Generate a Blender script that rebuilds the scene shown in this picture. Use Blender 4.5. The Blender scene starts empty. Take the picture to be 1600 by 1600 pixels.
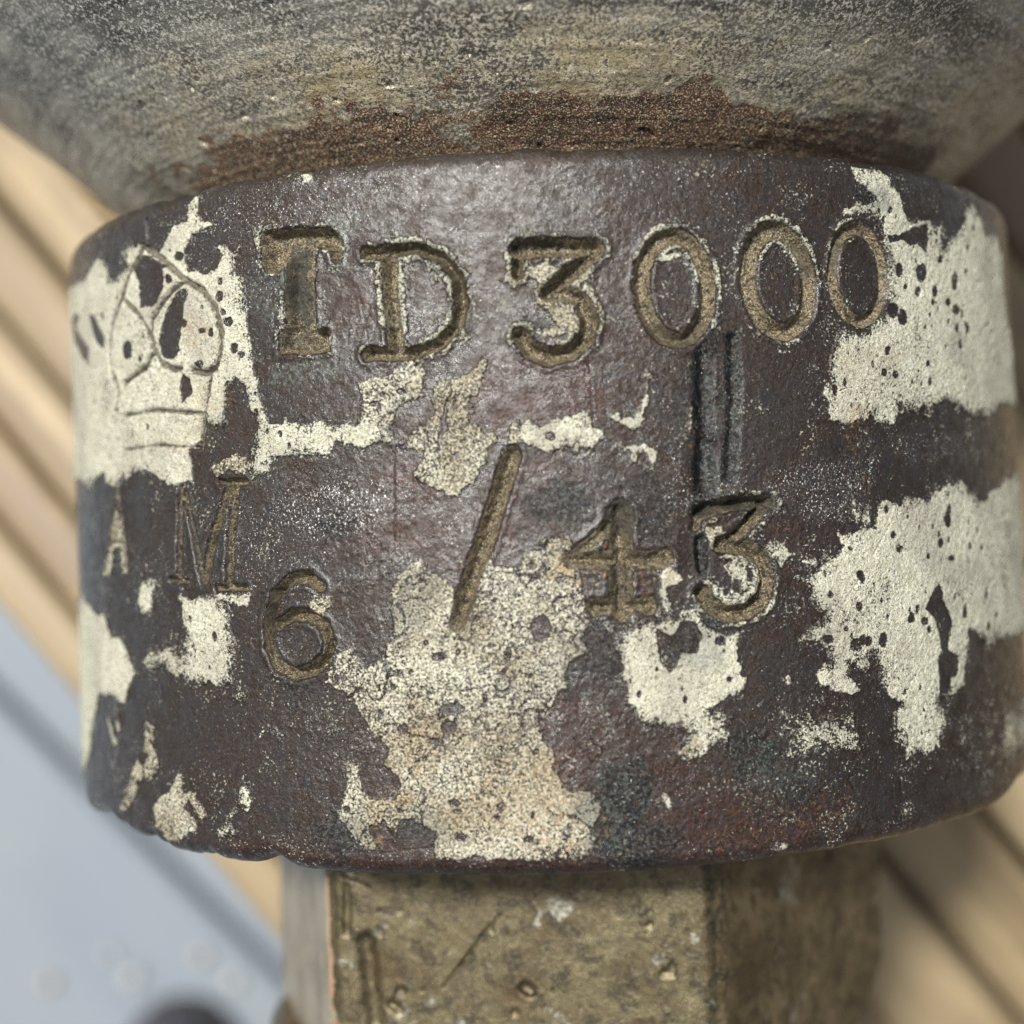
import bpy, math, random
import numpy as np
from mathutils import Vector

# ------------------------------------------------------------------ camera, sky, sun, exposure
scene = bpy.context.scene
AXIS = 0.090                       # height of the fitting's axis above the slats (it lies on its side), metres
cam_data = bpy.data.cameras.new('camera')
cam = bpy.data.objects.new('camera', cam_data)
scene.collection.objects.link(cam)
cam.location = (-0.0044, 0.0, AXIS + 0.190)
cam.rotation_euler = (0, 0, math.radians(-2.0))
cam_data.sensor_width = 36.0
cam_data.lens = 36.0 * 2190 / 1600
cam_data.clip_start = 0.005
cam_data.clip_end = 100
cam_data.dof.use_dof = True
cam_data.dof.focus_distance = 0.1365
cam_data.dof.aperture_fstop = 12.0
scene.camera = cam

SUN_DIR = Vector((-0.27, 0.36, 0.89)).normalized()          # towards the sun
elev = math.asin(SUN_DIR.z)
azim = math.atan2(SUN_DIR.x, SUN_DIR.y)                     # from +Y towards +X
world = bpy.data.worlds.new('World')
scene.world = world
world.use_nodes = True
wn = world.node_tree
sky = wn.nodes.new('ShaderNodeTexSky')
sky.sky_type = 'NISHITA'
sky.sun_disc = False
sky.sun_elevation = elev
sky.sun_rotation = azim
sky.air_density = 1.0
sky.dust_density = 6.0
veil = wn.nodes.new('ShaderNodeHueSaturation')              # bright haze takes most of the blue out of the sky
veil.inputs['Saturation'].default_value = 0.45
wn.links.new(sky.outputs[0], veil.inputs['Color'])
wn.links.new(veil.outputs[0], wn.nodes['Background'].inputs[0])
wn.nodes['Background'].inputs[1].default_value = 0.075
sun_data = bpy.data.lights.new('sun', 'SUN')
sun_data.energy = 4.3
sun_data.angle = math.radians(7.0)
sun_data.color = (1.0, 0.965, 0.91)
sun = bpy.data.objects.new('sun', sun_data)
scene.collection.objects.link(sun)
sun.rotation_euler = SUN_DIR.to_track_quat('Z', 'Y').to_euler()

scene.view_settings.view_transform = 'Standard'
scene.view_settings.look = 'None'
scene.view_settings.exposure = 0.78
scene.view_settings.gamma = 1.0
scene.view_settings.use_curve_mapping = False
scene.cycles.use_denoising = True
scene.cycles.denoiser = 'OPENIMAGEDENOISE'
scene.cycles.denoising_input_passes = 'RGB_ALBEDO_NORMAL'
scene.cycles.denoising_prefilter = 'NONE'
scene.cycles.max_bounces = 6

# ------------------------------------------------------------------ outlines on the collar, read as
# millimetres round the circumference (u) and along the axis (v)
GLYPHS = [
  ('stamped_crown', 'small stamped crown outline', 0.6, 0.5, 0, [([(-46.46, 28.87), (-49.09, 26.9), (-51.52, 24.0), (-53.75, 21.69), (-54.67, 18.83), (-53.8, 16.12), (-52.47, 14.61), (-53.05, 12.58)], 0.45), ([(-45.39, 28.7), (-42.6, 27.04), (-39.57, 24.74), (-36.74, 23.26), (-35.02, 21.3), (-34.37, 18.84), (-34.58, 16.78), (-35.31, 15.41), (-36.69, 15.02), (-38.58, 15.41)], 0.45), ([(-50.39, 23.84), (-48.03, 22.51), (-46.19, 20.94), (-45.09, 19.14), (-45.02, 17.8), (-46.17, 16.57), (-48.84, 15.82), (-51.05, 15.17)], 0.39), ([(-39.57, 24.58), (-41.42, 23.84), (-43.43, 22.44), (-44.8, 21.28), (-45.17, 20.15), (-44.69, 18.26), (-43.49, 16.65), (-41.87, 15.92), (-40.31, 15.69)], 0.39), ([(-52.96, 16.04), (-52.68, 12.03), (-51.78, 8.34)], 0.22), ([(-51.51, 11.73), (-44.65, 11.83), (-37.13, 10.98)], 0.27), ([(-35.91, 14.66), (-36.89, 11.04), (-37.54, 7.53)], 0.3), ([(-51.8, 8.08), (-43.72, 8.13), (-37.54, 7.5)], 0.19)], []),
  ('stamped_letter', 'stamped serif letter T', 1.0, 0.8, 1, [], [[(-29.19, 28.36), (-25.15, 28.11), (-20.95, 27.65), (-19.89, 26.56), (-20.07, 24.14), (-21.08, 24.31), (-21.21, 25.47), (-22.66, 25.99), (-23.07, 22.12), (-22.88, 18.27), (-21.84, 18.03), (-21.58, 15.87), (-24.57, 15.79), (-27.32, 16.0), (-27.31, 18.34), (-26.46, 18.73), (-26.51, 21.83), (-26.21, 24.75), (-26.98, 24.05), (-28.31, 24.01), (-29.03, 25.21)]]),
  ('stamped_letter', 'stamped serif letter D', 0.95, 0.7, 1, [([(-15.3, 24.79), (-15.16, 19.96), (-14.84, 15.72)], 0.92), ([(-17.56, 24.9), (-12.62, 24.96)], 0.65), ([(-12.62, 24.96), (-10.19, 23.97), (-8.66, 21.93), (-8.44, 19.53), (-9.05, 17.33), (-10.63, 15.92), (-12.98, 15.15)], 0.65), ([(-17.51, 15.36), (-13.6, 15.12)], 0.71)], []),
  ('stamped_digit', 'stamped digit 3 after the letter D', 1.05, 0.8, 1, [([(-2.96, 24.32), (0.61, 24.33), (4.18, 24.15)], 0.95), ([(-3.07, 23.13), (-3.11, 21.95)], 0.56), ([(3.71, 23.5), (-0.13, 20.34)], 0.82), ([(-0.28, 20.05), (1.06, 20.23), (2.67, 19.51), (3.43, 17.71), (2.99, 15.79), (1.45, 14.5), (-0.64, 14.2), (-2.24, 15.0), (-3.09, 16.3)], 0.86)], []),
  ('stamped_digit', 'first stamped zero, open ring right of the digit 3', 0.9, 0.75, 1, [([(14.83, 20.55), (14.82, 19.79), (14.73, 19.03), (14.55, 18.31), (14.31, 17.64), (14.0, 17.04), (13.63, 16.52), (13.21, 16.09), (12.75, 15.77), (12.26, 15.57), (11.76, 15.48), (11.26, 15.51), (10.77, 15.66), (10.29, 15.93), (9.86, 16.3), (9.46, 16.78), (9.12, 17.34), (8.84, 17.97), (8.63, 18.66), (8.49, 19.39), (8.42, 20.15), (8.43, 20.91), (8.52, 21.65), (8.68, 22.36), (8.92, 23.03), (9.22, 23.62), (9.57, 24.14), (9.98, 24.57), (10.43, 24.89), (10.91, 25.1), (11.41, 25.19), (11.91, 25.17), (12.41, 25.02), (12.89, 24.77), (13.33, 24.4), (13.74, 23.93), (14.1, 23.38), (14.39, 22.74), (14.61, 22.05), (14.76, 21.31), (14.83, 20.55)], 0.83)], []),
  ('stamped_digit', 'second stamped zero, widest and cleanest ring', 0.95, 0.75, 1, [([(25.6, 21.65), (25.65, 20.89), (25.62, 20.13), (25.5, 19.39), (25.29, 18.7), (25.01, 18.07), (24.66, 17.52), (24.25, 17.06), (23.79, 16.7), (23.29, 16.46), (22.77, 16.33), (22.25, 16.31), (21.72, 16.42), (21.21, 16.65), (20.73, 16.98), (20.28, 17.42), (19.88, 17.94), (19.55, 18.55), (19.27, 19.22), (19.07, 19.93), (18.94, 20.67), (18.89, 21.42), (18.92, 22.17), (19.03, 22.89), (19.22, 23.56), (19.47, 24.18), (19.8, 24.73), (20.18, 25.18), (20.61, 25.54), (21.09, 25.8), (21.59, 25.94), (22.12, 25.96), (22.65, 25.87), (23.17, 25.66), (23.67, 25.34), (24.14, 24.91), (24.57, 24.39), (24.93, 23.79), (25.23, 23.12), (25.46, 22.4), (25.6, 21.65)], 0.95)], []),
  ('stamped_digit', 'third stamped zero, half under cream paint', 0.75, 0.7, 1, [([(35.32, 22.54), (35.31, 21.82), (35.21, 21.1), (35.03, 20.41), (34.76, 19.76), (34.42, 19.17), (34.01, 18.66), (33.55, 18.24), (33.06, 17.92), (32.54, 17.7), (32.0, 17.6), (31.47, 17.6), (30.95, 17.73), (30.46, 17.95), (30.01, 18.29), (29.6, 18.71), (29.25, 19.22), (28.96, 19.8), (28.74, 20.44), (28.59, 21.12), (28.52, 21.82), (28.53, 22.53), (28.62, 23.23), (28.78, 23.9), (29.01, 24.53), (29.31, 25.11), (29.67, 25.61), (30.09, 26.03), (30.55, 26.36), (31.05, 26.59), (31.57, 26.71), (32.1, 26.72), (32.63, 26.61), (33.15, 26.4), (33.64, 26.09), (34.09, 25.67), (34.48, 25.17), (34.81, 24.59), (35.07, 23.95), (35.24, 23.26), (35.32, 22.54)], 0.74)], []),
  ('stamped_letter', 'faint stamped letter A', 0.28, 0.5, 2, [([(-53.88, 4.27), (-55.29, -0.59), (-57.17, -5.01)], 0.3), ([(-53.54, 4.26), (-52.5, -0.62), (-52.04, -4.77)], 0.3), ([(-55.64, -1.82), (-52.39, -1.83)], 0.24)], []),
  ('stamped_letter', 'stamped serif letter M', 0.85, 0.6, 0, [([(-40.98, 3.63), (-41.71, -5.72)], 0.45), ([(-40.5, 2.95), (-39.19, -0.83), (-37.99, -5.87)], 0.45), ([(-33.9, 3.51), (-36.11, -0.89), (-37.75, -5.71)], 0.59), ([(-33.16, 3.49), (-33.91, -1.26), (-34.37, -6.35)], 0.56), ([(-35.2, 3.97), (-31.78, 3.83)], 0.33), ([(-35.82, -6.59), (-32.05, -6.59)], 0.36), ([(-43.13, -5.81), (-40.22, -5.96)], 0.27)], []),
  ('stamped_digit', 'stamped digit 6', 1.0, 0.8, 0, [([(-23.34, -6.5), (-24.72, -5.56), (-26.74, -5.77), (-28.5, -7.31), (-29.37, -9.5), (-29.3, -12.32), (-28.32, -14.1), (-26.47, -14.92), (-24.37, -14.5), (-23.0, -13.34), (-22.59, -11.8), (-23.13, -10.19), (-24.69, -9.26), (-26.51, -9.18), (-28.24, -10.12)], 0.65)], []),
  ('stamped_slash', 'long slanting stamped slash', 0.8, 0.9, 0, [([(-4.22, 5.23), (-7.08, -2.89), (-9.82, -10.21)], 0.92)], []),
  ('stamped_digit', 'stamped digit 4 with crossed bar', 1.0, 1.35, 0, [([(5.65, -0.47), (5.49, -5.11), (5.27, -9.56)], 1.25), ([(0.96, -4.58), (4.95, -4.85), (9.69, -4.85)], 1.0), ([(2.89, -9.05), (7.83, -9.13)], 0.95), ([(5.34, -0.82), (3.23, -2.76), (1.28, -4.12)], 0.6)], []),
  ('stamped_digit', 'flat topped stamped digit 3 at the end', 1.1, 0.9, 1, [([(13.09, -0.76), (15.03, -0.15), (17.67, 0.15), (20.38, 0.03)], 0.77), ([(12.92, -1.05), (12.81, -1.95)], 0.5), ([(19.5, -0.52), (16.38, -3.14)], 0.77), ([(15.22, -3.69), (17.5, -4.09), (19.31, -5.22), (19.83, -7.23), (19.16, -9.02), (17.52, -10.14), (15.46, -10.26), (13.89, -9.28), (13.21, -8.27)], 0.92)], []),
]
GROOVES = [
  ([(14.14, 13.79), (14.02, 8.98), (14.08, 5.37), (13.82, -0.03)], 0.75, 0.6),
  ([(17.13, 15.59), (17.12, 10.15), (16.78, 6.52), (16.37, 2.6)], 0.5, 0.4),
  ([(15.62, 13.78), (15.42, 8.36), (15.02, 2.94)], 1.4, 0.28),
  ([(13.44, 5.39), (12.78, -0.6), (12.42, -5.38)], 1.0, 0.3),
  ([(13.19, -3.31), (13.22, -5.9)], 0.4, 0.6),
  ([(-45.56, 31.74), (-45.35, 29.23)], 0.2, 0.35),
  ([(-15.38, 6.41), (-15.71, -2.63)], 0.22, 0.06),
  ([(31.37, 8.89), (32.22, 5.1), (31.81, 0.05)], 0.25, 0.1),
  ([(34.81, -2.26), (31.97, -5.64)], 0.1, 0.1),
  ([(30.18, -7.76), (28.05, -10.14), (27.21, -11.33)], 0.1, 0.12),
  ([(66.14, -3.51), (58.43, -6.88), (51.78, -10.71)], 0.15, 0.12),
  ([(31.04, -9.06), (31.16, -13.8)], 0.08, 0.08),
  ([(-14.4, -20.42), (-13.71, -22.22), (-12.81, -23.12), (-11.94, -24.91), (-11.5, -29.7)], 0.1, 0.12),
  ([(-11.49, -12.33), (-10.02, -14.15), (-8.5, -14.18), (-7.28, -13.61)], 0.18, 0.14),
  ([(-6.74, -24.04), (-5.92, -22.87)], 0.1, 0.12),
  ([(-11.52, -13.23), (-10.98, -15.33)], 0.2, 0.12),
  ([(-8.31, -17.17), (-5.05, -18.42), (-3.3, -19.65)], 0.15, 0.1),
  ([(-30.21, -19.55), (-28.58, -17.93)], 0.05, 0.04),
  ([(28.09, -26.97), (28.83, -28.31)], 0.15, 0.12),
  ([(34.72, -27.8), (35.18, -29.78)], 0.15, 0.12),
]
PATCHES = [
  (0, 0.22, [(-83.31, 29.91), (-62.25, 27.89), (-58.52, 29.08), (-55.22, 29.32), (-53.96, 27.3), (-51.38, 26.77), (-49.66, 27.87), (-51.2, 29.08), (-48.78, 30.25), (-47.9, 29.23), (-45.62, 28.94), (-43.08, 28.22), (-41.82, 29.15), (-40.79, 30.5), (-38.85, 30.66), (-38.57, 32.24), (-37.83, 33.42), (-36.44, 33.0), (-37.06, 31.68), (-36.57, 30.32), (-35.06, 29.65), (-37.37, 29.34), (-38.36, 28.84), (-39.12, 27.45), (-38.72, 25.77), (-37.59, 25.11), (-35.74, 25.07), (-34.38, 25.54), (-34.16, 26.46), (-34.99, 27.53), (-33.84, 27.63), (-32.61, 26.59), (-31.51, 27.08), (-32.22, 25.9), (-32.11, 24.63), (-30.84, 23.85), (-31.18, 21.68), (-30.86, 19.76), (-30.48, 17.52), (-30.41, 15.32), (-30.15, 14.04), (-29.77, 11.82), (-28.76, 9.87), (-29.56, 9.48), (-30.61, 10.93), (-31.32, 13.19), (-32.59, 14.23), (-33.81, 13.69), (-34.45, 11.19), (-34.53, 9.6), (-35.6, 9.48), (-36.67, 10.06), (-37.33, 8.04), (-39.19, 7.43), (-39.14, 4.69), (-40.69, 4.11), (-42.84, 3.86), (-43.71, 4.43), (-45.08, 4.95), (-45.89, 5.45), (-49.56, 5.69), (-51.13, 4.38), (-51.79, 5.72), (-53.52, 4.47), (-56.25, 4.36), (-57.11, 5.81), (-59.32, 5.54), (-62.95, 4.22), (-67.14, 5.47), (-83.49, 6.42), (-83.25, 6.98), (-83.22, 17.57)], 'large cream paint patch around the stamped crown'),
  (0, 0.3, [(-30.14, 8.89), (-29.31, 9.91), (-28.17, 9.28), (-26.29, 9.41), (-24.48, 9.06), (-22.71, 9.33), (-21.01, 8.63), (-19.84, 9.17), (-19.0, 8.64), (-17.98, 9.25), (-17.04, 8.42), (-15.62, 8.59), (-14.83, 7.59), (-13.9, 6.94), (-14.24, 6.24), (-15.51, 6.29), (-17.09, 7.09), (-18.1, 6.23), (-19.74, 6.61), (-21.41, 7.3), (-21.8, 6.1), (-25.33, 6.14), (-28.31, 6.16), (-28.76, 4.56), (-30.75, 4.21), (-31.51, 5.31), (-30.95, 6.86)], 'cream paint strip below the letters T and D'),
  (1, 0.35, [(-18.57, 9.29), (-18.39, 10.79), (-18.45, 12.62), (-17.53, 12.74), (-16.54, 13.11), (-14.92, 13.61), (-13.64, 14.14), (-12.39, 14.19), (-11.92, 13.45), (-11.96, 12.25), (-12.81, 11.09), (-13.76, 10.84), (-15.05, 10.01), (-15.43, 8.52), (-17.04, 8.42)], 'flaked white paint under the letter D'),
  (1, 0.4, [(-10.76, 12.34), (-9.96, 13.19), (-8.64, 11.93), (-6.45, 14.07), (-6.69, 11.69), (-8.38, 10.58), (-7.82, 9.36), (-7.7, 8.46), (-6.08, 7.65), (-5.67, 6.59), (-6.62, 5.14), (-7.27, 3.68), (-8.37, 2.52), (-9.61, 1.82), (-11.11, 2.48), (-12.5, 2.68), (-13.4, 3.61), (-12.42, 4.63), (-12.06, 6.11), (-13.77, 6.33), (-14.05, 7.25), (-12.43, 8.68), (-11.16, 9.66), (-11.42, 11.02)], 'worn grainy paint blob above the slash'),
  (0, 0.32, [(-3.24, 7.69), (-2.76, 8.56), (-1.75, 7.93), (-1.16, 7.76), (-0.54, 8.48), (0.65, 8.58), (1.7, 8.85), (2.45, 8.97), (3.18, 8.5), (2.87, 8.07), (2.41, 7.78), (4.03, 7.14), (4.16, 6.54), (3.22, 5.53), (2.19, 5.86), (1.73, 5.43), (0.55, 5.77), (-0.33, 6.09), (-0.65, 5.36), (-1.52, 5.84), (-2.7, 6.18), (-3.27, 6.8)], 'rough paint flake below the digit 3'),
  (0, 0.2, [(8.77, 12.97), (9.05, 12.37), (9.49, 11.84), (8.86, 11.33), (8.81, 9.99), (8.32, 8.95), (8.28, 7.91), (7.04, 7.12), (6.45, 7.66), (5.41, 7.99), (4.82, 8.45), (5.59, 8.95), (6.18, 8.41), (7.24, 8.46), (7.72, 9.12), (8.06, 10.15), (8.1, 11.49), (7.5, 11.73), (8.15, 12.69)], 'hook shaped paint flake'),
  (0, 0.25, [(5.78, 5.75), (6.85, 6.01), (8.36, 5.97), (9.26, 5.2), (9.21, 4.0), (8.45, 4.03), (8.33, 5.07), (7.57, 4.95), (7.24, 4.21), (6.63, 4.23), (6.81, 5.12)], None),
  (0, 0.16, [(31.59, 32.86), (32.83, 33.13), (34.72, 32.64), (35.39, 32.94), (36.48, 32.22), (36.44, 31.45), (37.57, 30.96), (38.49, 30.29), (38.45, 29.51), (39.13, 28.5), (40.36, 28.08), (43.09, 28.69), (43.9, 28.07), (45.42, 28.4), (45.68, 27.79), (45.0, 26.76), (45.54, 25.71), (47.55, 26.88), (48.31, 27.94), (50.15, 28.49), (51.06, 30.23), (52.82, 31.63), (55.98, 30.6), (56.9, 29.4), (61.27, 29.01), (64.39, 27.03), (64.71, 23.57), (66.28, 20.23), (70.83, 17.1), (72.39, 13.59), (80.7, 11.81), (80.72, 11.24), (65.58, 10.23), (60.8, 10.36), (54.49, 8.34), (50.5, 8.74), (47.51, 9.16), (45.18, 9.6), (43.9, 9.24), (42.06, 8.21), (39.85, 8.42), (38.55, 8.48), (36.55, 8.46), (36.01, 7.25), (34.85, 7.56), (33.48, 7.48), (33.3, 8.27), (32.65, 8.58), (31.96, 7.79), (30.91, 7.94), (30.06, 7.63), (28.63, 7.32), (27.46, 7.63), (26.92, 8.72), (27.34, 9.5), (26.79, 10.12), (26.55, 10.12), (26.95, 10.86), (27.72, 11.6), (27.59, 12.78), (27.83, 14.12), (27.67, 14.7), (28.26, 15.46), (28.49, 16.35), (28.82, 17.33), (30.04, 16.7), (32.04, 16.76), (34.2, 17.91), (35.81, 19.35), (35.93, 21.65), (35.64, 24.67), (34.87, 26.89), (34.06, 28.04), (32.19, 28.34), (30.16, 27.88), (29.99, 28.32), (31.61, 29.04), (33.47, 29.2), (34.8, 29.92), (33.13, 30.82), (31.92, 31.32)], 'pitted cream paint patch right of the third zero'),
  (0, 0.18, [(33.57, 0.16), (34.91, -0.35), (36.31, -0.7), (37.09, 0.24), (39.63, -0.14), (41.3, 0.32), (43.37, 0.94), (45.26, 1.25), (47.32, 1.73), (48.69, 0.7), (49.83, 0.52), (51.38, -0.53), (53.63, -0.39), (55.2, 0.29), (58.07, 0.44), (59.54, 1.5), (64.88, 1.88), (67.9, 2.46), (80.77, 1.75), (80.68, -1.75), (80.46, -3.7), (80.51, -13.36), (80.61, -17.43), (65.68, -15.94), (57.31, -16.06), (54.59, -15.63), (53.06, -16.36), (50.91, -15.81), (49.41, -14.47), (47.58, -14.15), (47.24, -16.31), (46.18, -19.06), (46.46, -19.93), (44.14, -20.34), (42.01, -20.76), (41.68, -21.55), (41.94, -21.91), (42.73, -23.32), (41.22, -24.45), (40.87, -25.55), (38.95, -26.11), (37.43, -25.75), (35.69, -26.33), (35.3, -24.84), (34.18, -24.07), (34.07, -21.66), (33.87, -21.01), (35.29, -20.36), (33.93, -19.9), (32.85, -19.16), (32.01, -18.29), (31.84, -17.32), (31.72, -15.42), (31.09, -15.21), (30.81, -16.6), (28.99, -15.98), (28.54, -17.04), (29.69, -18.39), (28.65, -19.07), (26.91, -18.3), (25.04, -17.52), (24.52, -16.55), (25.3, -15.84), (26.26, -15.45), (25.74, -14.33), (25.02, -13.51), (23.02, -13.22), (23.8, -11.73), (25.49, -11.22), (25.5, -11.07), (24.62, -9.93), (24.67, -8.7), (23.22, -8.32), (22.74, -6.91), (23.63, -7.11), (25.68, -6.75), (25.74, -5.51), (26.14, -4.91), (27.46, -5.59), (28.08, -5.0), (28.9, -4.56), (29.48, -5.06), (28.14, -3.6), (27.96, -3.28), (30.18, -3.36), (30.83, -2.76), (32.54, -2.82), (32.61, -1.24)], 'large pitted cream paint patch near the lower right'),
  (0, 0.1, [(29.39, 1.91), (30.3, -0.54), (31.1, -1.51), (31.79, -0.27), (32.22, -0.43), (31.69, -2.47), (30.86, -2.13), (28.6, -2.29), (28.43, -1.58), (29.84, -1.78), (29.72, 0.1)], None),
  (2, 0.4, [(44.65, -22.23), (52.05, -22.48), (80.64, -20.33), (80.65, -31.95), (53.66, -30.0), (49.37, -29.64), (44.25, -28.17), (42.91, -25.33)], None),
  (1, 0.2, [(-15.88, -7.15), (-14.98, -5.18), (-13.05, -4.14), (-12.34, -5.12), (-10.65, -6.07), (-9.96, -7.28), (-9.84, -10.87), (-8.65, -9.7), (-7.49, -5.85), (-6.52, -4.1), (-6.06, -4.71), (-4.59, -5.35), (-3.67, -4.48), (-3.46, -3.6), (-1.55, -3.49), (-2.24, -2.81), (-0.93, -2.62), (0.56, -2.67), (0.99, -3.75), (1.62, -6.15), (2.13, -8.55), (2.66, -10.65), (1.71, -12.1), (2.4, -13.01), (0.46, -13.95), (0.12, -15.01), (0.19, -16.49), (-1.47, -18.04), (-2.26, -18.79), (-2.6, -19.97), (-2.35, -21.17), (-1.31, -22.09), (-0.98, -24.47), (-0.14, -25.99), (1.82, -26.18), (2.5, -27.1), (2.64, -28.17), (2.11, -29.64), (2.36, -31.13), (1.61, -31.99), (-1.07, -32.19), (-2.55, -32.03), (-5.53, -32.22), (-8.53, -31.96), (-10.36, -32.15), (-12.5, -31.93), (-12.32, -30.13), (-13.03, -29.24), (-14.57, -28.55), (-15.83, -28.27), (-16.18, -29.0), (-15.77, -30.08), (-16.54, -30.22), (-17.44, -28.43), (-18.99, -29.39), (-18.06, -31.06), (-18.21, -31.49), (-19.52, -31.24), (-20.49, -30.37), (-21.45, -28.89), (-22.45, -28.2), (-21.74, -27.55), (-21.69, -26.33), (-20.84, -25.38), (-21.27, -24.17), (-21.5, -23.26), (-20.88, -22.94), (-19.75, -23.34), (-19.8, -24.56), (-19.33, -26.25), (-18.23, -26.82), (-16.41, -26.59), (-15.73, -25.67), (-15.7, -24.77), (-16.31, -23.87), (-17.78, -23.48), (-17.09, -22.56), (-16.87, -21.77), (-17.49, -21.05), (-18.45, -20.46), (-18.93, -19.25), (-20.21, -17.74), (-20.84, -16.65), (-22.18, -15.93), (-23.21, -15.64), (-22.6, -14.22), (-21.37, -12.69), (-20.48, -12.56), (-19.38, -13.6), (-18.74, -14.08), (-17.2, -13.3), (-16.71, -12.27), (-15.84, -11.37), (-16.02, -9.26)], 'broad grainy paint patch below the slash reaching the rim'),
  (0, 0.2, [(2.66, -10.65), (3.57, -10.26), (7.18, -10.24), (9.45, -10.04), (9.09, -7.93), (9.27, -6.45), (9.82, -4.8), (11.13, -6.35), (11.11, -6.94), (9.4, -7.77), (10.25, -10.08), (12.45, -9.7), (13.03, -11.11), (14.91, -12.11), (17.2, -11.94), (19.6, -10.87), (20.72, -8.79), (21.45, -8.04), (21.16, -9.86), (18.6, -10.51), (16.86, -12.22), (16.28, -13.7), (16.75, -15.24), (17.15, -16.78), (16.33, -17.63), (14.67, -18.42), (13.81, -19.27), (15.4, -19.8), (15.5, -22.1), (14.63, -22.94), (13.87, -22.58), (12.39, -23.38), (11.01, -23.4), (9.18, -22.69), (10.23, -22.45), (10.28, -21.26), (9.24, -20.9), (8.15, -20.42), (6.53, -20.04), (6.1, -18.53), (5.4, -17.72), (5.74, -16.72), (5.31, -15.21), (5.05, -14.13), (4.39, -12.5), (4.53, -11.73), (3.34, -11.56)], 'bright cream paint patch under the last digit 3'),
  (0, 0.15, [(-83.39, -9.53), (-70.66, -7.95), (-63.24, -9.32), (-60.54, -9.93), (-58.19, -9.75), (-57.31, -11.4), (-56.39, -12.24), (-54.09, -12.12), (-52.15, -13.59), (-50.99, -15.93), (-52.47, -17.58), (-53.42, -19.22), (-57.01, -18.65), (-61.65, -18.7), (-63.45, -21.25), (-66.68, -24.4), (-66.0, -26.18), (-73.26, -30.51), (-83.37, -28.59), (-83.21, -25.58), (-83.26, -15.79)], 'narrow cream paint patch at the far left'),
  (0, 0.18, [(-41.4, -8.67), (-42.16, -7.86), (-43.19, -6.72), (-40.8, -7.19), (-39.56, -7.83), (-38.54, -7.17), (-36.89, -7.32), (-34.26, -8.58), (-34.34, -10.18), (-33.15, -12.23), (-33.49, -14.93), (-33.35, -16.52), (-31.89, -16.62), (-32.35, -17.59), (-33.62, -17.8), (-35.34, -17.23), (-34.0, -16.86), (-35.07, -16.26), (-36.43, -16.48), (-37.32, -15.87), (-39.29, -16.77), (-40.55, -16.83), (-41.81, -15.91), (-43.43, -15.5), (-45.13, -15.09), (-46.99, -15.35), (-48.57, -14.42), (-47.81, -13.03), (-45.57, -12.43), (-43.82, -12.7), (-42.83, -12.5), (-41.96, -13.78), (-41.26, -13.26), (-40.8, -11.94), (-41.23, -10.31)], 'square cream paint patch under the letter M'),
  (0, 0.25, [(-36.41, -7.0), (-33.33, -7.15), (-31.45, -6.83), (-31.43, -8.72), (-33.38, -8.1), (-36.43, -7.32)], None),
  (0, 0.25, [(-49.74, -6.46), (-48.91, -4.75), (-45.75, -5.74), (-46.48, -7.43), (-46.88, -8.78), (-48.57, -9.5), (-49.52, -8.33)], None),
  (1, 0.3, [(-47.44, -31.75), (-46.98, -29.67), (-45.95, -28.04), (-44.14, -27.5), (-43.5, -26.28), (-42.08, -25.48), (-41.62, -26.59), (-41.92, -27.27), (-40.1, -27.26), (-38.25, -29.35), (-38.77, -30.06), (-39.96, -29.2), (-40.93, -28.32), (-41.49, -29.04), (-40.25, -29.89), (-40.06, -31.17), (-41.66, -32.01), (-44.46, -32.7)], None),
  (0, 0.2, [(-34.29, -27.39), (-33.35, -25.73), (-32.13, -26.43), (-31.87, -27.52), (-32.45, -28.83), (-33.69, -28.46), (-35.06, -29.85), (-34.04, -31.19), (-36.71, -31.46), (-37.31, -29.58), (-35.24, -29.07)], None),
  (1, 0.3, [(-51.55, -25.79), (-50.74, -25.01), (-49.36, -25.71), (-48.25, -24.41), (-49.23, -23.82), (-48.33, -20.68), (-47.09, -21.59), (-46.92, -23.94), (-46.09, -25.54), (-47.76, -26.89), (-50.54, -27.21), (-51.02, -28.65), (-53.16, -31.01), (-54.87, -31.08), (-52.91, -28.02)], None),
  (0, 0.15, [(-56.13, -19.63), (-54.37, -20.35), (-55.0, -22.51), (-56.06, -21.39)], None),
  (0, 0.15, [(-58.35, -21.44), (-56.9, -22.53), (-55.16, -24.28), (-56.79, -23.94)], None),
  (0, 0.12, [(-30.53, -20.04), (-29.82, -19.69), (-28.67, -20.04), (-28.5, -20.73), (-29.47, -20.62), (-30.66, -20.91)], None),
  (0, 0.2, [(19.52, -4.17), (20.58, -3.6), (21.61, -4.1), (22.63, -5.06), (21.73, -5.48), (21.34, -6.23), (20.67, -5.59), (20.01, -4.8)], 'small paint flake right of the last digit 3'),
  (0, 0.25, [(22.6, -5.83), (23.7, -5.42), (25.37, -5.19), (25.52, -6.27), (24.57, -6.54), (23.31, -6.02)], None),
  (1, 0.3, [(-36.49, 5.22), (-34.87, 6.11), (-33.11, 6.82), (-31.88, 6.12), (-31.74, 4.69), (-33.84, 4.94), (-35.83, 4.71)], None),
  (1, 0.3, [(-1.98, 22.49), (-0.63, 22.89), (0.68, 22.25), (0.35, 21.22), (-0.7, 20.81), (-1.87, 21.45)], None),
  (1, 0.25, [(-0.46, 19.17), (1.03, 19.41), (2.19, 18.49), (2.28, 17.0), (1.22, 16.29), (-0.87, 16.06), (-1.45, 16.53), (0.22, 17.36)], None),
  (1, 0.25, [(1.52, 20.73), (2.58, 21.15), (3.77, 20.97), (4.34, 20.21), (3.58, 19.78), (2.4, 20.26)], None),
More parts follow.
